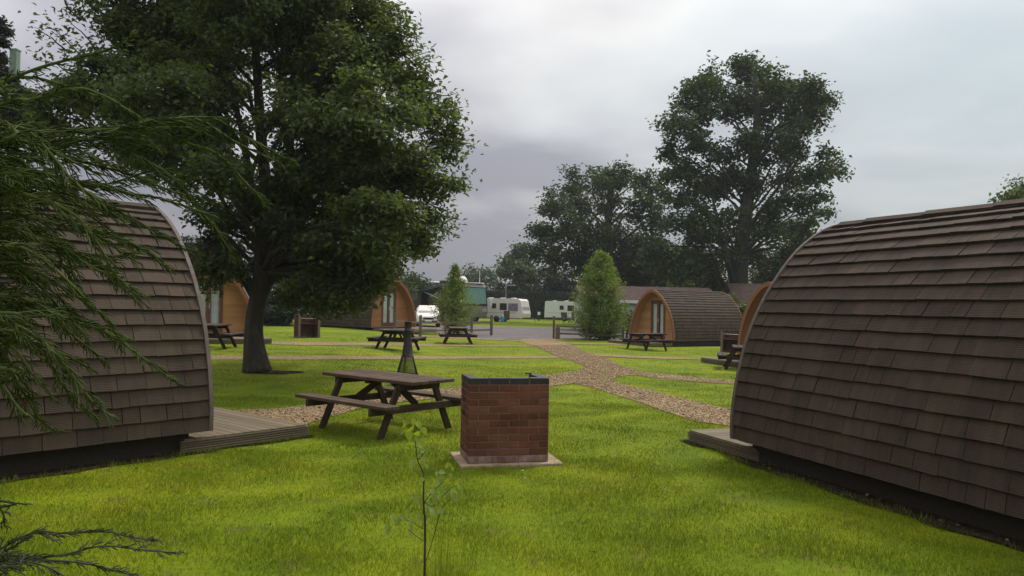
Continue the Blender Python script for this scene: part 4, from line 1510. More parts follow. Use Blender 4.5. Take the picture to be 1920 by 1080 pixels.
def panel(name, mat, root, c, s, b=.02):
    mb = MB(); mb.bbox(c, s, b); return mb.build(name, mat, root)


def caravan(loc, yaw, label, mat, L=5.6, flip=1):
    root = empty('caravan', loc, yaw); H = 2.55; W = 2.2
    tag(root, label, 'caravan', 'white touring caravans before the hedge')
    pr = [(-L / 2, .42), (-L / 2 - .0, 1.0), (-L / 2 + .06, 2.45), (-L / 2 + .3, H), (L / 2 - 1.4, H), (L / 2 - .5, H - .06), (L / 2 - .28, H - .25), (L / 2 - .05, 1.25), (L / 2 + .03, .95), (L / 2, .55), (L / 2 - .25, .40)]
    mb = MB(); mb.prism(pr, -W / 2, W / 2); body = mb.build('body', mat, root)
    for s in (-1, 1):
        y = s * (W / 2 + .012)
        panel('window', M['glassdark'], root, (-L * .12, y, 1.72), (.52, .03, .55))
        panel('window', M['glassdark'], root, (L * .10 - .1, y, 1.66), (.85, .03, .72))
        panel('window', M['curtainglass'], root, (L / 2 - 1.15, y, 1.62), (1.15, .03, .82))
        panel('stripe', M['taupe'], root, (-.2, y, 1.02), (L - 1.2, .012, .03), .003)
        panel('skirt', M['taupe'], root, (0, y * .985, .42), (L - .6, .03, .12))
        mb = MB(); mb.lathe([(0, -.02), (.34, -.02), (.34, .02), (0, .02)], (-.35, y, .34), 18, 'y'); mb.build('wheel_arch', M['black'], root)
    panel('door', M['door_brown'], root, (L * .16, -W / 2 - .02, .72), (.7, .05, 1.0))
    # front window follows the sloped nose
    mb = MB(); x1, z1, x2, z2 = L / 2 - .30, H - .36, L / 2 - .07, 1.32
    mb.add([(x1 + .02, -W / 2 + .15, z1), (x1 + .02, W / 2 - .15, z1), (x2 + .02, W / 2 - .15, z2), (x2 + .02, -W / 2 + .15, z2)], [(0, 1, 2, 3)])
    mb.add([(x1 - .02, -W / 2 + .15, z1), (x1 - .02, W / 2 - .15, z1), (x2 - .02, W / 2 - .15, z2), (x2 - .02, -W / 2 + .15, z2)], [(3, 2, 1, 0)])
    mb.build('front_window', M['curtainglass'], root)
    for x in (-L * .3, -.2, L * .2): panel('roof_vent', M['white2'], root, (x, .2, H + .04), (.45, .45, .09))
    for s in (-1, 1): wheel(root, -.35, s * (W / 2 - .14), .32, .2)
    mb = MB(); mb.tube([(L / 2, -.5, .45), (L / 2 + 1.1, 0, .45), (L / 2, .5, .45)], .04, 6); mb.tube([(L / 2 + 1.0, 0, .5), (L / 2 + 1.0, 0, 0)], .03, 6); mb.build('hitch', M['black'], root)
    return root


def build_vehicles():
    # two caravans
    p = at(944, 603.5)
    c = caravan((p.x, p.y, ground_z(p.x, p.y)), R(-24), 'white caravan with aerial and curtained front window, nearest the gate', M['white'], 5.6)
    c.scale = (.92, .95, .95)
    mb = MB(); mb.tube([(.1, .3, 2.5), (.1, .3, 4.0)], .018, 5); mb.tube([(.1, .3, 3.98), (.8, .1, 3.98), (1.4, -.05, 4.0)], .022, 5)
    for k in range(5): mb.tube([(.4 + .2 * k, .2 - .2, 3.98), (.4 + .2 * k, .2 + .25, 3.98)], .01, 4)
    mb.build('aerial', M['chrome'], c)
    p = at(1068, 603)
    c2 = caravan((p.x, p.y + 3, ground_z(p.x, p.y)), R(-10), 'white caravan half hidden by the oval birch', M['white2'], 5.8)
    c2.scale = (.92, .92, .92)
    # step hut / bench beside it
    q = at(1064, 606); r = empty('garden_chair', (q.x - .2, q.y - 1.2, ground_z(q.x, q.y)), R(20)); tag(r, 'folding wooden chair before the half hidden caravan', 'chair')
    for sx in (-.3, .3): beam('leg', (sx, -.3, 0), (sx, .3, .75), .05, .05, M['post'], r); beam('leg', (sx, .3, 0), (sx, -.35, .5), .05, .05, M['post'], r)
    panel('seat', M['post'], r, (0, -.05, .48), (.62, .5, .04)); mb = MB(); mb.bbox((0, .38, .86), (.66, .04, .75)); o = mb.build('backrest', M['post'], r); o.rotation_euler = (R(-14), 0, 0)
    # blue water carrier
    p = at(941.5, 604.5); r = empty('water_carrier', (p.x, p.y, ground_z(p.x, p.y)), .3); tag(r, 'small blue water carrier on the grass before the nearest caravan', 'water carrier')
    mb = MB(); mb.lathe([(0, 0), (.18, 0), (.20, .05), (.20, .52), (.17, .62), (.10, .66), (0, .66)], n=16); mb.build('tank', M['blueplastic'], r)
    mb = MB(); mb.lathe([(.0, .66), (.09, .66), (.09, .72), (0, .72)], n=12); mb.build('lid', M['white'], r)
    # white standpipe box by the hedge
    p = at(1014, 604); r = empty('utility_post', (p.x, p.y + 6, ground_z(p.x, p.y))); tag(r, 'little white topped service post against the hedge between the caravans', 'service post')
    mb = MB(); mb.bbox((0, 0, .34), (.14, .14, .68), .01); mb.build('shaft', M['black'], r); panel('box', M['white2'], r, (0, -.02, .85), (.3, .3, .36))
    # ---- motorhome
    D = 74.0
    p = at_d(889, 606, D)
    a = 33
    root = empty('motorhome', (p.x, p.y, ground_z(p.x, p.y) + .02), math.atan2(-math.cos(R(a)), math.sin(R(a))))
    tag(root, 'big dark motorhome with teal windscreen and open slide out beyond the small birch', 'motorhome')
    L, W, H = 10.6, 2.55, 3.35; root.scale = (1.1, 1.1, 1.12)
    pr = [(-L, .5), (-L, H - .1), (-L + .15, H), (-.75, H), (-.42, H - .08), (-.22, H - .35), (.02, 1.75), (.08, 1.4), (.06, .75), (-.05, .45)]
    mb = MB(); mb.prism(pr, -W / 2, W / 2); mb.build('body', M['navy'], root)
    def slab(name, mat, x1, z1, x2, z2, y0, y1, t=.02):
        d = Vector((x2 - x1, 0, z2 - z1)).normalized(); n = Vector((-d.z, 0, d.x)); 
        if n.x < 0: n = -n
        mb = MB(); vs = []
        for o in (0.004, t):
            for (x, z) in ((x1, z1), (x2, z2)):
                for y in (y0, y1): vs.append((x + n.x * o, y, z + n.z * o))
        mb.add(vs, [(0, 1, 3, 2), (4, 6, 7, 5), (0, 2, 6, 4), (1, 5, 7, 3), (0, 4, 5, 1), (2, 3, 7, 6)])
        return mb.build(name, mat, root)
    slab('front_cap', M['taupe'], -.42, H - .08, -.24, H - .35, -W / 2 + .02, W / 2 - .02)
    slab('windscreen', M['tealglass'], -.205, H - .42, .035, 1.58, -W / 2 + .10, W / 2 - .10, .03)
    slab('dash_panel', M['black'], .040, 1.55, .06, 1.40, -W / 2 + .08, W / 2 - .08)
    slab('front_panel', M['taupe'], .078, 1.38, .062, .80, -W / 2 + .03, W / 2 - .03)
    slab('bumper', M['taupe'], .06, .78, -.04, .48, -W / 2 + .03, W / 2 - .03, .06)
    for s in (-1, 1):
        panel('headlight', M['chrome'], root, (.10, s * (W / 2 - .3), 1.02), (.05, .38, .22))
        mb = MB(); mb.tube([(-.1, s * (W / 2), 2.05), (.25, s * (W / 2 + .22), 2.05), (.25, s * (W / 2 + .25), 1.75)], .03, 6); mb.bbox((.26, s * (W / 2 + .26), 1.72), (.10, .2, .48), .03); mb.build('mirror', M['white'], root)
    mb = MB(); mb.bbox((-L / 2 - .4, 0, H + .02), (L - 1.0, W * .93, .06), .02); mb.build('roof_panel', M['navy'], root)
    mb = MB(); mb.bbox((-.75, 0, H + .015), (.9, W * .9, .07), .02); mb.build('roof_cap', M['white'], root)
    mb = MB(); mb.lathe([(0, .55), (.22, .5), (.36, .36), (.42, .15), (.42, 0)], (-1.3, -.5, H + .05), 18); mb.build('satellite_dome', M['white'], root)
    mb = MB(); mb.tube([(-.8, .95, H), (-.8, .95, H + 1.1)], .02, 5); mb.bbox((-.8, .95, H + .25), (.05, .05, .5), .01); mb.build('aerial', M['white'], root)
    panel('air_conditioner', M['black'], root, (-5.4, 0, H + .18), (1.0, .8, .26), .05)
    panel('air_conditioner', M['white'], root, (-7.6, 0, H + .14), (.9, .7, .2), .05)
    panel('slide_out', M['navy'], root, (-3.3, -W / 2 - .35, 1.95), (3.2, .72, 2.0), .04)
    panel('slide_out', M['navy'], root, (-7.9, -W / 2 - .30, 1.95), (2.6, .62, 2.0), .04)
    panel('window', M['glassdark'], root, (-3.3, -W / 2 - .72, 2.15), (1.9, .03, .8)); panel('window', M['glassdark'], root, (-7.9, -W / 2 - .62, 2.15), (1.4, .03, .7))
    panel('window', M['glassdark'], root, (-.95, -W / 2 - .01, 2.2), (.8, .03, .9))
    panel('stripe', M['chrome'], root, (-L / 2, -W / 2 - .012, H - .32), (L - 1.2, .02, .05), .005)
    mb = MB(); mb.add([(-9.4, -W / 2 - .05, H - .05), (-2.0, -W / 2 - .05, H - .05), (-2.0, -W / 2 - 2.6, H - .75), (-9.4, -W / 2 - 2.6, H - .75)], [(0, 1, 2, 3)])
    mb.add([(-9.4, -W / 2 - .05, H - .09), (-2.0, -W / 2 - .05, H - .09), (-2.0, -W / 2 - 2.6, H - .79), (-9.4, -W / 2 - 2.6, H - .79)], [(3, 2, 1, 0)])
    mb.bbox((-5.7, -W / 2 - 2.6, H - .80), (7.4, .06, .14), .01)
    mb.build('awning', M['awning'], root)
    for x in (-9.3, -2.1):
        mb = MB(); mb.tube([(x, -W / 2 - .05, 1.6), (x, -W / 2 - 2.6, H - .82)], .03, 6); mb.build('awning_arm', M['white'], root)
    for x in (-1.7, -7.6, -8.7):
        for s in (-1, 1): wheel(root, x, s * (W / 2 - .16), .48, .28)
    # ---- white car facing us beside the left pod
    p = at(803, 613.5); p.z = ground_z(p.x, p.y)
    root = empty('parked_car', p, R(-82)); tag(root, 'white car facing the lawn between the reddish pod and the small birch', 'car')
    W = 1.75
    def loft(name, sec, mat, ww=None):
        mb = MB(); vs = []; fs = []; n = len(sec[0][1])
        for x, pr in sec: vs += [(x, y, z) for y, z in pr]
        for i in range(len(sec) - 1):
            for k in range(n):
                k2 = (k + 1) % n; fs.append((i * n + k, i * n + k2, (i + 1) * n + k2, (i + 1) * n + k))
        fs += [tuple(range(n)), tuple(range((len(sec) - 1) * n, len(sec) * n))]
        mb.add(vs, fs); return mb.build(name, mat, root)
    def sec(hw, z0, z1, hw2): return [(-hw, z0), (hw, z0), (hw, z0 + (z1 - z0) * .6), (hw2, z1), (-hw2, z1), (-hw, z0 + (z1 - z0) * .6)]
    loft('body', [(-4.1, sec(.78, .35, .95, .7)), (-3.9, sec(.86, .28, 1.0, .8)), (-1.3, sec(.88, .26, 1.0, .82)), (-.5, sec(.87, .26, .92, .8)), (-.08, sec(.80, .3, .80, .7)), (0, sec(.74, .34, .7, .6))], M['white'])
    loft('cabin', [(-4.0, sec(.76, .94, 1.05, .7)), (-3.6, sec(.78, .95, 1.48, .6)), (-2.0, sec(.80, .95, 1.54, .62)), (-1.85, sec(.80, .95, 1.5, .6)), (-1.1, sec(.78, .95, 1.0, .7))], M['white'])
    mb = MB(); mb.add([(-1.84, -.60, 1.47), (-1.84, .60, 1.47), (-1.13, .70, 1.03), (-1.13, -.70, 1.03), (-1.88, -.60, 1.45), (-1.88, .60, 1.45), (-1.17, .70, 1.0), (-1.17, -.70, 1.0)], [(0, 1, 2, 3), (7, 6, 5, 4), (0, 3, 7, 4), (1, 5, 6, 2), (0, 4, 5, 1), (2, 6, 7, 3)]); mb.build('windscreen', M['paleglass'], root)
    for s in (-1, 1):
        panel('side_window', M['glassdark'], root, (-2.7, s * .735, 1.22), (1.6, .05, .3)); panel('headlight', M['chrome'], root, (-.06, s * .56, .66), (.12, .28, .14)); 
        mb = MB(); mb.bbox((-1.3, s * .95, 1.05), (.1, .18, .13), .03); mb.build('mirror', M['white'], root)
        for x in (-.8, -3.3): wheel(root, x, s * .76, .31, .2)
    panel('grille', M['black'], root, (.0, 0, .62), (.06, .75, .14)); panel('bumper', M['black'], root, (-.02, 0, .40), (.12, 1.3, .16)); panel('number_plate', M['white'], root, (.055, 0, .46), (.02, .5, .1), .004)


def build_buildings():
    grp = 'bungalows behind the right pods'
    def bungalow(p, yaw, w, d, he, hr, label, wall, seed=0):
        root = empty('bungalow', (p.x, p.y, ground_z(p.x, p.y)), yaw); tag(root, label, 'bungalow', grp)
        mb = MB(); mb.box((0, 0, he / 2), (w, d, he)); mb.build('wall', wall, root)
        mb = MB(); e = .4
        A = [(-d / 2 - e, he - .12), (0, hr), (d / 2 + e, he - .12), (d / 2 + e, he - .02), (0, hr + .14), (-d / 2 - e, he - .02)]
        n = len(A); vs = [(-w / 2 - e, y, z) for y, z in A] + [(w / 2 + e, y, z) for y, z in A]
        mb.add(vs, [(i, (i + 1) % n, (i + 1) % n + n, i + n) for i in range(n)] + [(0, 1, 4, 5), (1, 2, 3, 4), (6, 11, 10, 7), (7, 10, 9, 8)])
        mb.build('roof', M['rooftile_far'], root)
        mb = MB(); mb.box((0, -d / 2 - e - .02, he - .1), (w + 2 * e, .04, .2)); mb.build('fascia_board', M['render'], root)
        for s in (-1, 1):
            mb = MB(); mb.add([(s * w / 2 * .999, -d / 2, he), (s * w / 2 * .999, d / 2, he), (s * w / 2 * .999, 0, hr - .05), (s * (w / 2 - .2), -d / 2, he), (s * (w / 2 - .2), d / 2, he), (s * (w / 2 - .2), 0, hr - .05)], [(0, 1, 2), (5, 4, 3), (0, 2, 5, 3), (1, 4, 5, 2)]); mb.build('gable', wall, root)
        for x in (-w * .3, w * .05, w * .32):
            o = panel('window', M['white2'], root, (x, -d / 2 - .02, he * .55), (1.3, .08, 1.1)); panel('pane', M['glassdark'], o, (x, -d / 2 - .055, he * .55), (1.14, .03, .94))
    D = 56.0
    p = at_d(1205, 575, D); bungalow(p, R(4), 9.0, 6, 2.25, 3.15, 'bungalow with brown roof half hidden between the oval birch and the far right pod', M['greenwall'])
    p = at_d(1470, 575, 60); bungalow(p, R(-3), 8.0, 6, 2.2, 3.7, 'bungalow with reddish brown roof glimpsed right of the tallest oak trunk', M['greenwall'])


# ------------------------------------------------------------------ foreground plants
def smooth_line(pts, n=8):
    P = [pts[0] * 2 - pts[1]] + pts + [pts[-1] * 2 - pts[-2]]
    out = []
    for i in range(1, len(P) - 2):
        p0, p1, p2, p3 = P[i - 1:i + 3]
        for k in range(n):
            t = k / n
            out.append(.5 * (2 * p1 + (p2 - p0) * t + (2 * p0 - 5 * p1 + 4 * p2 - p3) * t * t + (3 * p1 - p0 - 3 * p2 + p3) * t ** 3))
    out.append(pts[-1])
    return out


def cypress_branch(root, line, rs, wood_r=.007, spray=.22, mat=None, dens=1.0, droop=.35, start=.0, tipr=.0017):
    """feathery cypress branch along a world polyline"""
    B = Vector(root.location)
    pts = smooth_line([Vector(p) - B for p in line], 10)
    mb = MB()
    m = len(pts)
    mb.tube(pts, [wood_r * (1 - .62 * i / (m - 1)) + .0012 for i in range(m)], 6)
    arc = [0.0]
    for a, b in zip(pts, pts[1:]): arc.append(arc[-1] + (b - a).length)
    Ltot = arc[-1]
    def point(s):
        i = 0
        while i < m - 2 and arc[i + 1] < s: i += 1
        t = (s - arc[i]) / max(1e-6, arc[i + 1] - arc[i])
        return pts[i].lerp(pts[i + 1], t), (pts[i + 1] - pts[i]).normalized()
    s = Ltot * start + .02; side = 1
    while s < Ltot:
        p, d = point(s)
        up = Vector((0, 0, 1)); sd = d.cross(up)
        if sd.length < .1: sd = Vector((0, 1, 0))
        sd.normalize()
        t = s / Ltot
        L = spray * (1 - .72 * t ** 1.3) * rs.uniform(.6, 1.15)
        roll = rs.uniform(-1.0, 1.0)
        sv = (sd * math.cos(roll) + d.cross(sd) * math.sin(roll)) * side
        dirv = (d * rs.uniform(.75, 1.1) + sv * rs.uniform(.45, .75)).normalized()
        # spray spine
        n = 8; sp = [p]; dv = dirv.copy(); bend = Vector((rs.uniform(-1, 1), rs.uniform(-1, 1), rs.uniform(-.6, .6))) * .07
        for k in range(n):
            dv = (dv + d * .10 + bend + Vector((0, 0, -droop * .14))).normalized()
            sp.append(sp[-1] + dv * (L / n))
        mb.tube(sp, [tipr * (1.15 if k % 2 else .85) * (1 - .35 * k / n) for k in range(n + 1)], 5, cap=True)
        plane = sv
        q = .18
        sgn = 1
        while q < .97:
            i = int(q * n); a = sp[i].lerp(sp[i + 1], q * n - i)
            tw = (sp[i + 1] - sp[i]).normalized()
            l2 = L * .55 * (1 - .7 * q) * rs.uniform(.55, 1.2) + .010
            e = (tw * 1.0 + (plane * .4 + tw.cross(plane) * rs.uniform(-.35, .35)).normalized() * sgn * .62).normalized()
            mid = a + e * l2 * .5; end = a + (e + tw * .35 + Vector((0, 0, -.12))).normalized() * l2
            mb.tube([a, mid, end], [tipr * .9, tipr * .85, tipr * .45], 4, cap=False)
            sgn = -sgn
            q += max(.03, .0095 / L) / dens
        side = -side
        s += rs.uniform(.010, .020) / dens
    o = mb.build('branch', mat or M['cypress'], root, fix=False)
    return o


def build_cypress():
    rs = random.Random(21)
    root = empty('cypress_tree', (-2.45, 2.0, 0)); tag(root, 'green cypress whose feathery branches sweep in from the left edge close to the camera', 'tree')
    mb = MB(); mb.tube([(0, 0, 0), (.02, .01, 1.2), (0, .03, 2.6), (.02, 0, 4.2)], [.12, .10, .07, .02], 10); mb.build('trunk', M['bark'], root)
    T = lambda z: Vector((-2.45, 2.0, z))
    def P(px, py, d): return at_d(px, py, d)
    br = [   # (pixel line, distance start->end, spray, start fraction)
        ([(-60, 215), (0, 160), (60, 132), (120, 114), (180, 100), (232, 80), (250, 58)], 1.75, 1.8, .07, .45),
        ([(-60, 200), (60, 186), (140, 166), (190, 178), (230, 200), (264, 221)], 1.8, 1.9, .08, .4),
        ([(-60, 180), (0, 150), (60, 145), (120, 160), (165, 175), (200, 183)], 1.9, 2.0, .08, .4),
        ([(-60, 345), (60, 300), (130, 270), (200, 250), (260, 232), (330, 222), (400, 222), (440, 245), (490, 272), (552, 306)], 1.9, 2.2, .13, .2),
        ([(250, 236), (320, 226), (380, 228), (430, 260), (480, 285), (522, 304)], 2.1, 2.25, .10, .05),
        ([(280, 240), (350, 268), (400, 285), (440, 322), (470, 352), (499, 384)], 2.05, 2.2, .12, .1),
        ([(180, 260), (250, 290), (320, 330), (370, 385), (405, 430), (434, 474)], 2.0, 2.1, .15, .15),
        ([(-60, 280), (20, 240), (60, 252), (100, 295), (140, 342), (190, 378)], 1.6, 1.7, .14, .3),
        ([(-60, 330), (40, 362), (100, 382), (150, 412), (190, 468), (215, 515), (252, 545)], 1.6, 1.75, .14, .2),
        ([(-60, 300), (60, 320), (160, 345), (240, 362), (300, 372), (385, 400)], 1.8, 2.0, .17, .1),
        ([(-60, 400), (40, 400), (120, 425), (200, 440), (260, 462), (310, 500)], 1.8, 1.95, .17, .1),
        ([(-60, 430), (40, 440), (110, 462), (170, 500), (215, 520), (265, 560)], 1.75, 1.9, .16, .1),
        ([(-60, 560), (40, 560), (130, 600), (200, 622), (260, 665), (326, 716)], 1.7, 1.85, .14, .2),
        ([(-60, 590), (30, 610), (90, 650), (140, 710), (175, 755), (213, 783)], 1.6, 1.7, .15, .15),
        ([(-60, 620), (20, 650), (60, 700), (90, 735), (100, 740)], 1.7, 1.75, .12, .1),
        ([(-60, 500), (30, 500), (90, 520), (150, 560), (200, 600), (228, 650)], 1.85, 2.0, .15, .1),
        ([(-60, 540), (40, 590), (100, 592), (170, 605), (230, 628)], 1.95, 2.1, .14, .1),
        ([(-60, 690), (0, 720), (30, 760), (52, 780)], 1.6, 1.62, .10, .1),
        ([(-60, 240), (60, 270), (140, 300), (220, 320), (300, 350), (360, 370)], 2.0, 2.15, .17, .1),
        ([(-60, 370), (60, 350), (150, 372), (230, 400), (300, 440), (350, 470)], 2.05, 2.2, .15, .1),
        ([(-60, 260), (30, 260), (90, 280), (150, 310), (190, 330)], 1.7, 1.8, .15, .1),
        ([(-60, 470), (20, 460), (70, 480), (120, 520), (160, 560)], 1.65, 1.75, .14, .1),
        ([(-60, 640), (40, 640), (110, 660), (170, 690)], 1.9, 2.0, .13, .1),
        ([(-60, 420), (20, 425), (80, 445), (140, 470), (200, 480), (250, 475)], 2.1, 2.2, .16, .1),
        ([(-60, 340), (30, 330), (100, 345), (170, 350), (220, 340), (280, 320)], 1.95, 2.05, .15, .1),
    ]
    extra = []
    for ln, d0, d1, sp, st in br[9:]:
        for _ in range(2):
            ox, oy, k = rs.uniform(-70, 0), rs.uniform(-45, 45), rs.uniform(.55, .95)
            extra.append(([(-60 + (x + 60) * k + (ox if i else 0), y + oy * min(1, .3 + i * .2) + rs.uniform(-6, 6)) for i, (x, y) in enumerate(ln)], d0 + .25, d1 + rs.uniform(.3, .5), sp, st))
    for ln, d0, d1, sp, st in br + extra:
        n = len(ln)
        w = [P(x, y, d0 + (d1 - d0) * i / (n - 1)) for i, (x, y) in enumerate(ln)]
        z = w[0].z - .12
        cypress_branch(root, [T(z) + Vector((.08, .02, 0))] + w, rs, .0036, sp, start=.30 + st * .15)
    # more of the same tree beyond the left edge
    for k in range(16):
        z = rs.uniform(.7, 3.6); a = rs.uniform(1.6, 5.6); L = rs.uniform(.6, 1.05) * (1 - .15 * z / 4)
        d = Vector((math.cos(a), math.sin(a), .25)); s0 = T(z)
        cypress_branch(root, [s0, s0 + d * L * .35, s0 + d * L * .7 + Vector((0, 0, -.03)), s0 + d * L + Vector((0, 0, -.18))], rs, .008, .2, start=.25)
    # low branches at the bottom left, their shade painted into a darker cypress colour
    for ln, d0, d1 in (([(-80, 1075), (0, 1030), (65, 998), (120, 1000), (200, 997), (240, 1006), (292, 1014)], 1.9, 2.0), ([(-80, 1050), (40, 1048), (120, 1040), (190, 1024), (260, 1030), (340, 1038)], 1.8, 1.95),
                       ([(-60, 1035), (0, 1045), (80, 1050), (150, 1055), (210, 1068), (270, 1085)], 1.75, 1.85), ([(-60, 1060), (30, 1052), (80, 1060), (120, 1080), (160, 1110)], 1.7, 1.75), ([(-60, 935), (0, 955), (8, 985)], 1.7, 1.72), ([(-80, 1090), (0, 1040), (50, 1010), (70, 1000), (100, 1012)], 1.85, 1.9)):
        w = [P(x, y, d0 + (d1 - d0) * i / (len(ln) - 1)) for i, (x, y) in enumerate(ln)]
        cypress_branch(root, [T(w[0].z - .05)] + w, rs, .0017, .075, mat=M['cypress_shaded'], dens=1.1, start=.36, droop=.02, tipr=.0016)
    # bare hanging twig at the top
    w = [P(95, -40, 2.1), P(125, 10, 2.1), P(138, 25, 2.12), P(158, 40, 2.13)]
    mb = MB(); B = Vector(root.location)
    mb.tube(smooth_line([T(3.3) - B, P(-100, -160, 2.0) - B] + [q - B for q in w], 8), [.0045 - .003 * i / 40 for i in range(41)], 6); mb.build('bare_twig', M['twig'], root)


def build_sapling():
    rs = random.Random(5); nrs = np.random.RandomState(6)
    Y = 3.25
    base = at_d(797, 1120, Y); base.z = 0
    root = empty('sapling', base); tag(root, 'thin young birch sapling with a few bright leaves standing in the foreground lawn', 'sapling')
    P = lambda px, py, d=0: at_d(px, py, Y + d) - base
    mb = MB()
    stem = smooth_line([Vector((0, 0, 0)), P(797, 1010), P(795, 960), P(794, 930), P(794, 890), P(783, 862), P(779, 830), P(776, 800)], 6)
    mb.tube(stem, [.0055 - .0042 * i / (len(stem) - 1) for i in range(len(stem))], 7)
    tw = [([P(794, 945), P(800, 935), P(815, 918), P(830, 905)], 1), ([P(794, 992), P(778, 982), P(765, 976), P(748, 968)], 1), ([P(795, 1015), P(780, 1005), P(765, 992)], 1), ([P(794, 940), P(812, 950), P(830, 930), P(848, 915), P(858, 920)], 1), ([P(783, 862), P(795, 850), P(800, 845)], 0),
          ([P(796, 1060), P(812, 1010), P(826, 960), P(838, 942), P(845, 936)], 1)]
    for t, _ in tw: mb.tube(smooth_line(t, 4), .0016, 5)
    mb.build('stem', M['twig'], root, fix=False)
    def leaves(name, lst, mat):
        for (px, py, size, ang, tilt) in lst:
            m2 = MB(); c = P(px, py, rs.uniform(-.03, .03)); L = size * 1.25 * Y / FPX
            # heart/oval leaf hanging from its stalk, angle in image plane, tilt turns it edge-on
            n = 8; mid = []; lf = []; rt = []
            d = Vector((math.sin(ang), 0, -math.cos(ang))); tilt += rs.uniform(0, .6); sd = Vector((math.cos(ang) * math.cos(tilt), math.sin(tilt), math.sin(ang) * math.cos(tilt)))
            nn = d.cross(sd)
            vs = []; fs = []
            for i in range(n + 1):
                t = i / n; w = .34 * L * (math.sin(math.pi * min(1, t * 1.02) ** .62) ** .9 if 0 < t < 1 else 0)
                o = c + d * (t - .5) * L + nn * (.10 * L * math.sin(t * 3))
                vs += [tuple(o - sd * w + nn * w * .25), tuple(o), tuple(o + sd * w + nn * w * .25)]
            for i in range(n):
                a = 3 * i; fs += [(a, a + 1, a + 4, a + 3), (a + 1, a + 2, a + 5, a + 4)]
            m2.add(vs, fs, True)
            m2.tube([c - d * L * .5, c - d * L * .7 + Vector((0, 0, .004))], .0008, 4)
            m2.build(name, mat, root, fix=False)
    U = rs.uniform
    leaves('leaf', [(774, 791, 12, 0, .3), (757, 797, 10, -.5, .2), (753, 808, 18, -.7, 1.0), (766, 803, 18, -1.0, .9), (785, 798, 15, .6, .3), (795, 809, 14, .5, .3), (780, 812, 14, -1.3, .5), (766, 818, 18, .2, .2), (792, 829, 14, .2, .4), (772, 850, 13, -.3, .4),
                            (838, 872, 10, -.5, .4), (843, 872, 8, .8, .3), (832, 903, 11, 1, .4), (837, 900, 10, -.8, .2), (785, 915, 12, .2, .4), (797, 912, 12, .5, .3), (852, 921, 12, .9, .3), (855, 906, 10, -.9, .2), (848, 880, 8, .2, .2), (858, 912, 9, .3, .6)], M['sapling'])
    pale = [(794, 847, 12, 1.2, .5), (796, 861, 11, 1.3, .4), (774, 870, 14, .2, .6), (779, 826, 13, .3, .8), (829, 886, 12, 1.4, .3), (829, 895, 11, 1.5, .4), (820, 915, 15, .1, .8), (812, 925, 14, .4, .5), (780, 935, 15, .6, .3), (787, 945, 12, .8, .6), (805, 950, 16, 1.2, .3),
            (812, 960, 14, .9, .4), (800, 958, 12, 0, .8), (825, 958, 14, 1.3, .3), (750, 966, 13, -1, .3), (745, 979, 14, .2, .4), (726, 994, 18, 0, .3), (770, 990, 10, .5, .5), (846, 930, 13, .2, .7), (862, 915, 10, .4, .3), (833, 950, 11, -.5, .3), (823, 935, 12, .3, .2), (757, 972, 12, .8, .4), (742, 984, 9, -.3, .5)]
    pale += [(788, 838, 11, .8, .4), (785, 856, 10, -.6, .3), (800, 875, 10, .4, .5), (790, 900, 11, -.4, .3), (806, 930, 13, .9, .3), (816, 940, 13, .2, .4), (838, 925, 11, .6, .3), (844, 893, 10, .1, .5), (826, 905, 11, .9, .2), (760, 960, 12, -.7, .3), (736, 972, 12, .5, .3), (770, 978, 12, .2, .6), (852, 935, 12, .5, .4), (808, 968, 12, .2, .6), (818, 890, 10, .3, .4), (786, 970, 12, .4, .4)]
    leaves('leaf', pale, M['sapling_pale'])
    # tall uncut grass round the stem
    g = np.random.RandomState(3); n = 520
    X = g.normal(base.x + .07, .085, n); Yv = g.normal(base.y + .12, .12, n)
    h = g.uniform(.42, .95, n) * np.exp(-((X - base.x - .06) / .2) ** 2); h = np.maximum(h, .12); h[:16] = g.uniform(.85, 1.12, 16); X[:16] = base.x + g.uniform(.02, .15, 16)
    co = blades(X, Yv, h, np.full(n, .0048), g)
    co = co.reshape(-1, 3, 3); bx = co[:, :2].mean(1); co[:, 2, :2] = bx[:, :2] + (co[:, 2, :2] - bx[:, :2]) * .22
    co = co.reshape(-1, 3)
    tag(link_mesh('long_grass', raw_mesh('long_grass', co, 3, np.arange(len(co))), M['blade']), kind='stuff')


# ------------------------------------------------------------------ sky, sun, haze
SUN_EL, SUN_AZ = 52.0, 38.0     # degrees; azimuth clockwise from +Y


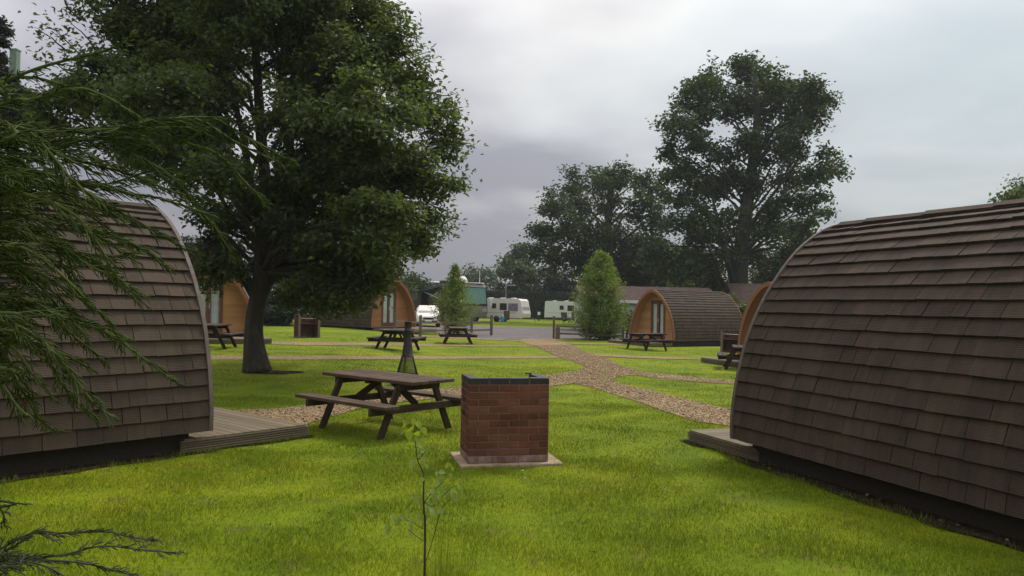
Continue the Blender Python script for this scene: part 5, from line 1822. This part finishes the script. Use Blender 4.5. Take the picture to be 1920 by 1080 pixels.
def build_world():
    w = bpy.data.worlds.new('World'); scene.world = w; w.use_nodes = True
    nt = w.node_tree; nt.nodes.clear()
    out = nt.nodes.new('ShaderNodeOutputWorld')
    sky = nt.nodes.new('ShaderNodeTexSky'); sky.sky_type = 'NISHITA'; sky.sun_disc = False
    sky.sun_elevation = R(SUN_EL); sky.sun_rotation = R(SUN_AZ); sky.air_density = 1.3; sky.dust_density = 3.0
    b1 = nt.nodes.new('ShaderNodeBackground'); b1.inputs[1].default_value = .055
    nt.links.new(sky.outputs[0], b1.inputs[0])
    d = nt.nodes.new('ShaderNodeTexCoord').outputs['Generated']
    sx = nt.nodes.new('ShaderNodeSeparateXYZ'); nt.links.new(d, sx.inputs[0])
    z = math_n(nt, 'MAXIMUM', sx.outputs[2], 0.0)
    # flat cloud layer: project the direction onto a plane
    zz = math_n(nt, 'ADD', z, .22)
    cx = math_n(nt, 'DIVIDE', sx.outputs[0], zz); cy = math_n(nt, 'DIVIDE', sx.outputs[1], zz)
    cb = nt.nodes.new('ShaderNodeCombineXYZ'); nt.links.new(cx, cb.inputs[0]); nt.links.new(cy, cb.inputs[1]); cb.inputs[2].default_value = 4.3
    n1 = nnoise(nt, cb.outputs[0], 1.7, 4, .42, .15)
    n2 = nnoise(nt, cb.outputs[0], .85, 4, .5, .3)
    # cloud colours, darker lilac to the left and low down, brighter and cooler to the right
    side = math_n(nt, 'ADD', math_n(nt, 'MULTIPLY', sx.outputs[0], .9), .42, True)
    lowc = ramp(nt, side, [(0, (.24, .235, .28)), (.5, (.30, .30, .35)), (1, (.35, .40, .42))])
    hic = ramp(nt, side, [(0, (.48, .475, .51)), (.5, (.70, .68, .66)), (1, (.76, .75, .72))])
    f = ramp(nt, math_n(nt, 'ADD', math_n(nt, 'MULTIPLY', n1, .75), math_n(nt, 'MULTIPLY', z, .75)), [(.42, (0, 0, 0)), (.66, (1, 1, 1))])
    c = mix(nt, f, lowc, hic)
    bl = ramp(nt, n2, [(.42, (0, 0, 0)), (.60, (1, 1, 1))])
    bl = math_n(nt, 'MULTIPLY', math_n(nt, 'MULTIPLY', bl, side), .75)
    c = mix(nt, bl, c, (.39, .47, .515))
    gain = math_n(nt, 'ADD', math_n(nt, 'MULTIPLY', z, 1.3), .68)
    cc = mix(nt, 1.0, c, c, 'MIX')
    b2 = nt.nodes.new('ShaderNodeBackground'); nt.links.new(cc, b2.inputs[0]); nt.links.new(gain, b2.inputs[1])
    ms = nt.nodes.new('ShaderNodeMixShader'); ms.inputs[0].default_value = .88
    nt.links.new(b1.outputs[0], ms.inputs[1]); nt.links.new(b2.outputs[0], ms.inputs[2]); nt.links.new(ms.outputs[0], out.inputs[0])
    ld = bpy.data.lights.new('sun', 'SUN'); ld.energy = 2.0; ld.angle = R(14); ld.color = (1, .95, .86)
    o = bpy.data.objects.new('sun', ld); COL.objects.link(o)
    v = Vector((math.sin(R(SUN_AZ)) * math.cos(R(SUN_EL)), math.cos(R(SUN_AZ)) * math.cos(R(SUN_EL)), math.sin(R(SUN_EL))))
    o.rotation_euler = v.to_track_quat('Z', 'Y').to_euler(); o.location = v * 60


def build_haze(density=.0022):
    m = bpy.data.materials.new('haze'); m.use_nodes = True
    nt = m.node_tree; nt.nodes.clear()
    out = nt.nodes.new('ShaderNodeOutputMaterial'); v = nt.nodes.new('ShaderNodeVolumePrincipled')
    v.inputs['Color'].default_value = (.86, .87, .93, 1); v.inputs['Density'].default_value = density; v.inputs['Anisotropy'].default_value = .2
    nt.links.new(v.outputs[0], out.inputs['Volume'])
    mb = MB(); mb.box((0, 95, 11.5), (260, 230, 26))
    tag(mb.build('haze', m), kind='stuff')


# ------------------------------------------------------------------ assemble
scene.view_settings.view_transform = 'Standard'; scene.view_settings.look = 'None'; scene.view_settings.gamma = 1.0
scene.view_settings.exposure = 0.5
scene.cycles.max_bounces = 8; scene.cycles.transparent_max_bounces = 16; scene.cycles.volume_bounces = 0
build_world()
build_ground()
build_paths()
chips = build_pods()
build_tables()
build_bbqs()
build_chiminea()
build_trees()
build_birches()
h0 = at_d(860, 600, 101); h1 = at_d(1000, 600, 101); h2 = at_d(1230, 600, 97)
hedge('clipped_hedge', [(h0.x, h0.y), (h1.x, h1.y), (h2.x, h2.y)], 3.4, 1.6, 'long dark clipped hedge behind the two caravans', leaf=.30, dens=75)
g9 = at_d(-900, 600, 38); g0 = at_d(250, 600, 40); g1 = at_d(450, 600, 42)
hedge('clipped_hedge', [(g9.x, g9.y), (g0.x, g0.y), (g1.x, g1.y)], 4.6, 1.6, 'tall dark hedge behind the shaded pod at the left', leaf=.16, dens=70, seed=6)
build_fences()
build_vehicles()
build_buildings()
build_cypress()
build_sapling()
chips.append(litter_on([(-9, 4.5), (9, 4.5), (9, 20), (-12, 22)], 420, 77, .015, .05))
chips[-1][0][:, 2] += .012
P = np.concatenate([c[0] for c in chips]); N = np.concatenate([c[1] for c in chips]); S_ = np.concatenate([c[2] for c in chips])
tag(link_mesh('leaf_litter', leaf_mesh('leaf_litter', P, N, S_, .7), M['litter']), kind='stuff')
build_pebbles()
build_grass()
if HAZE: build_haze(HAZE)
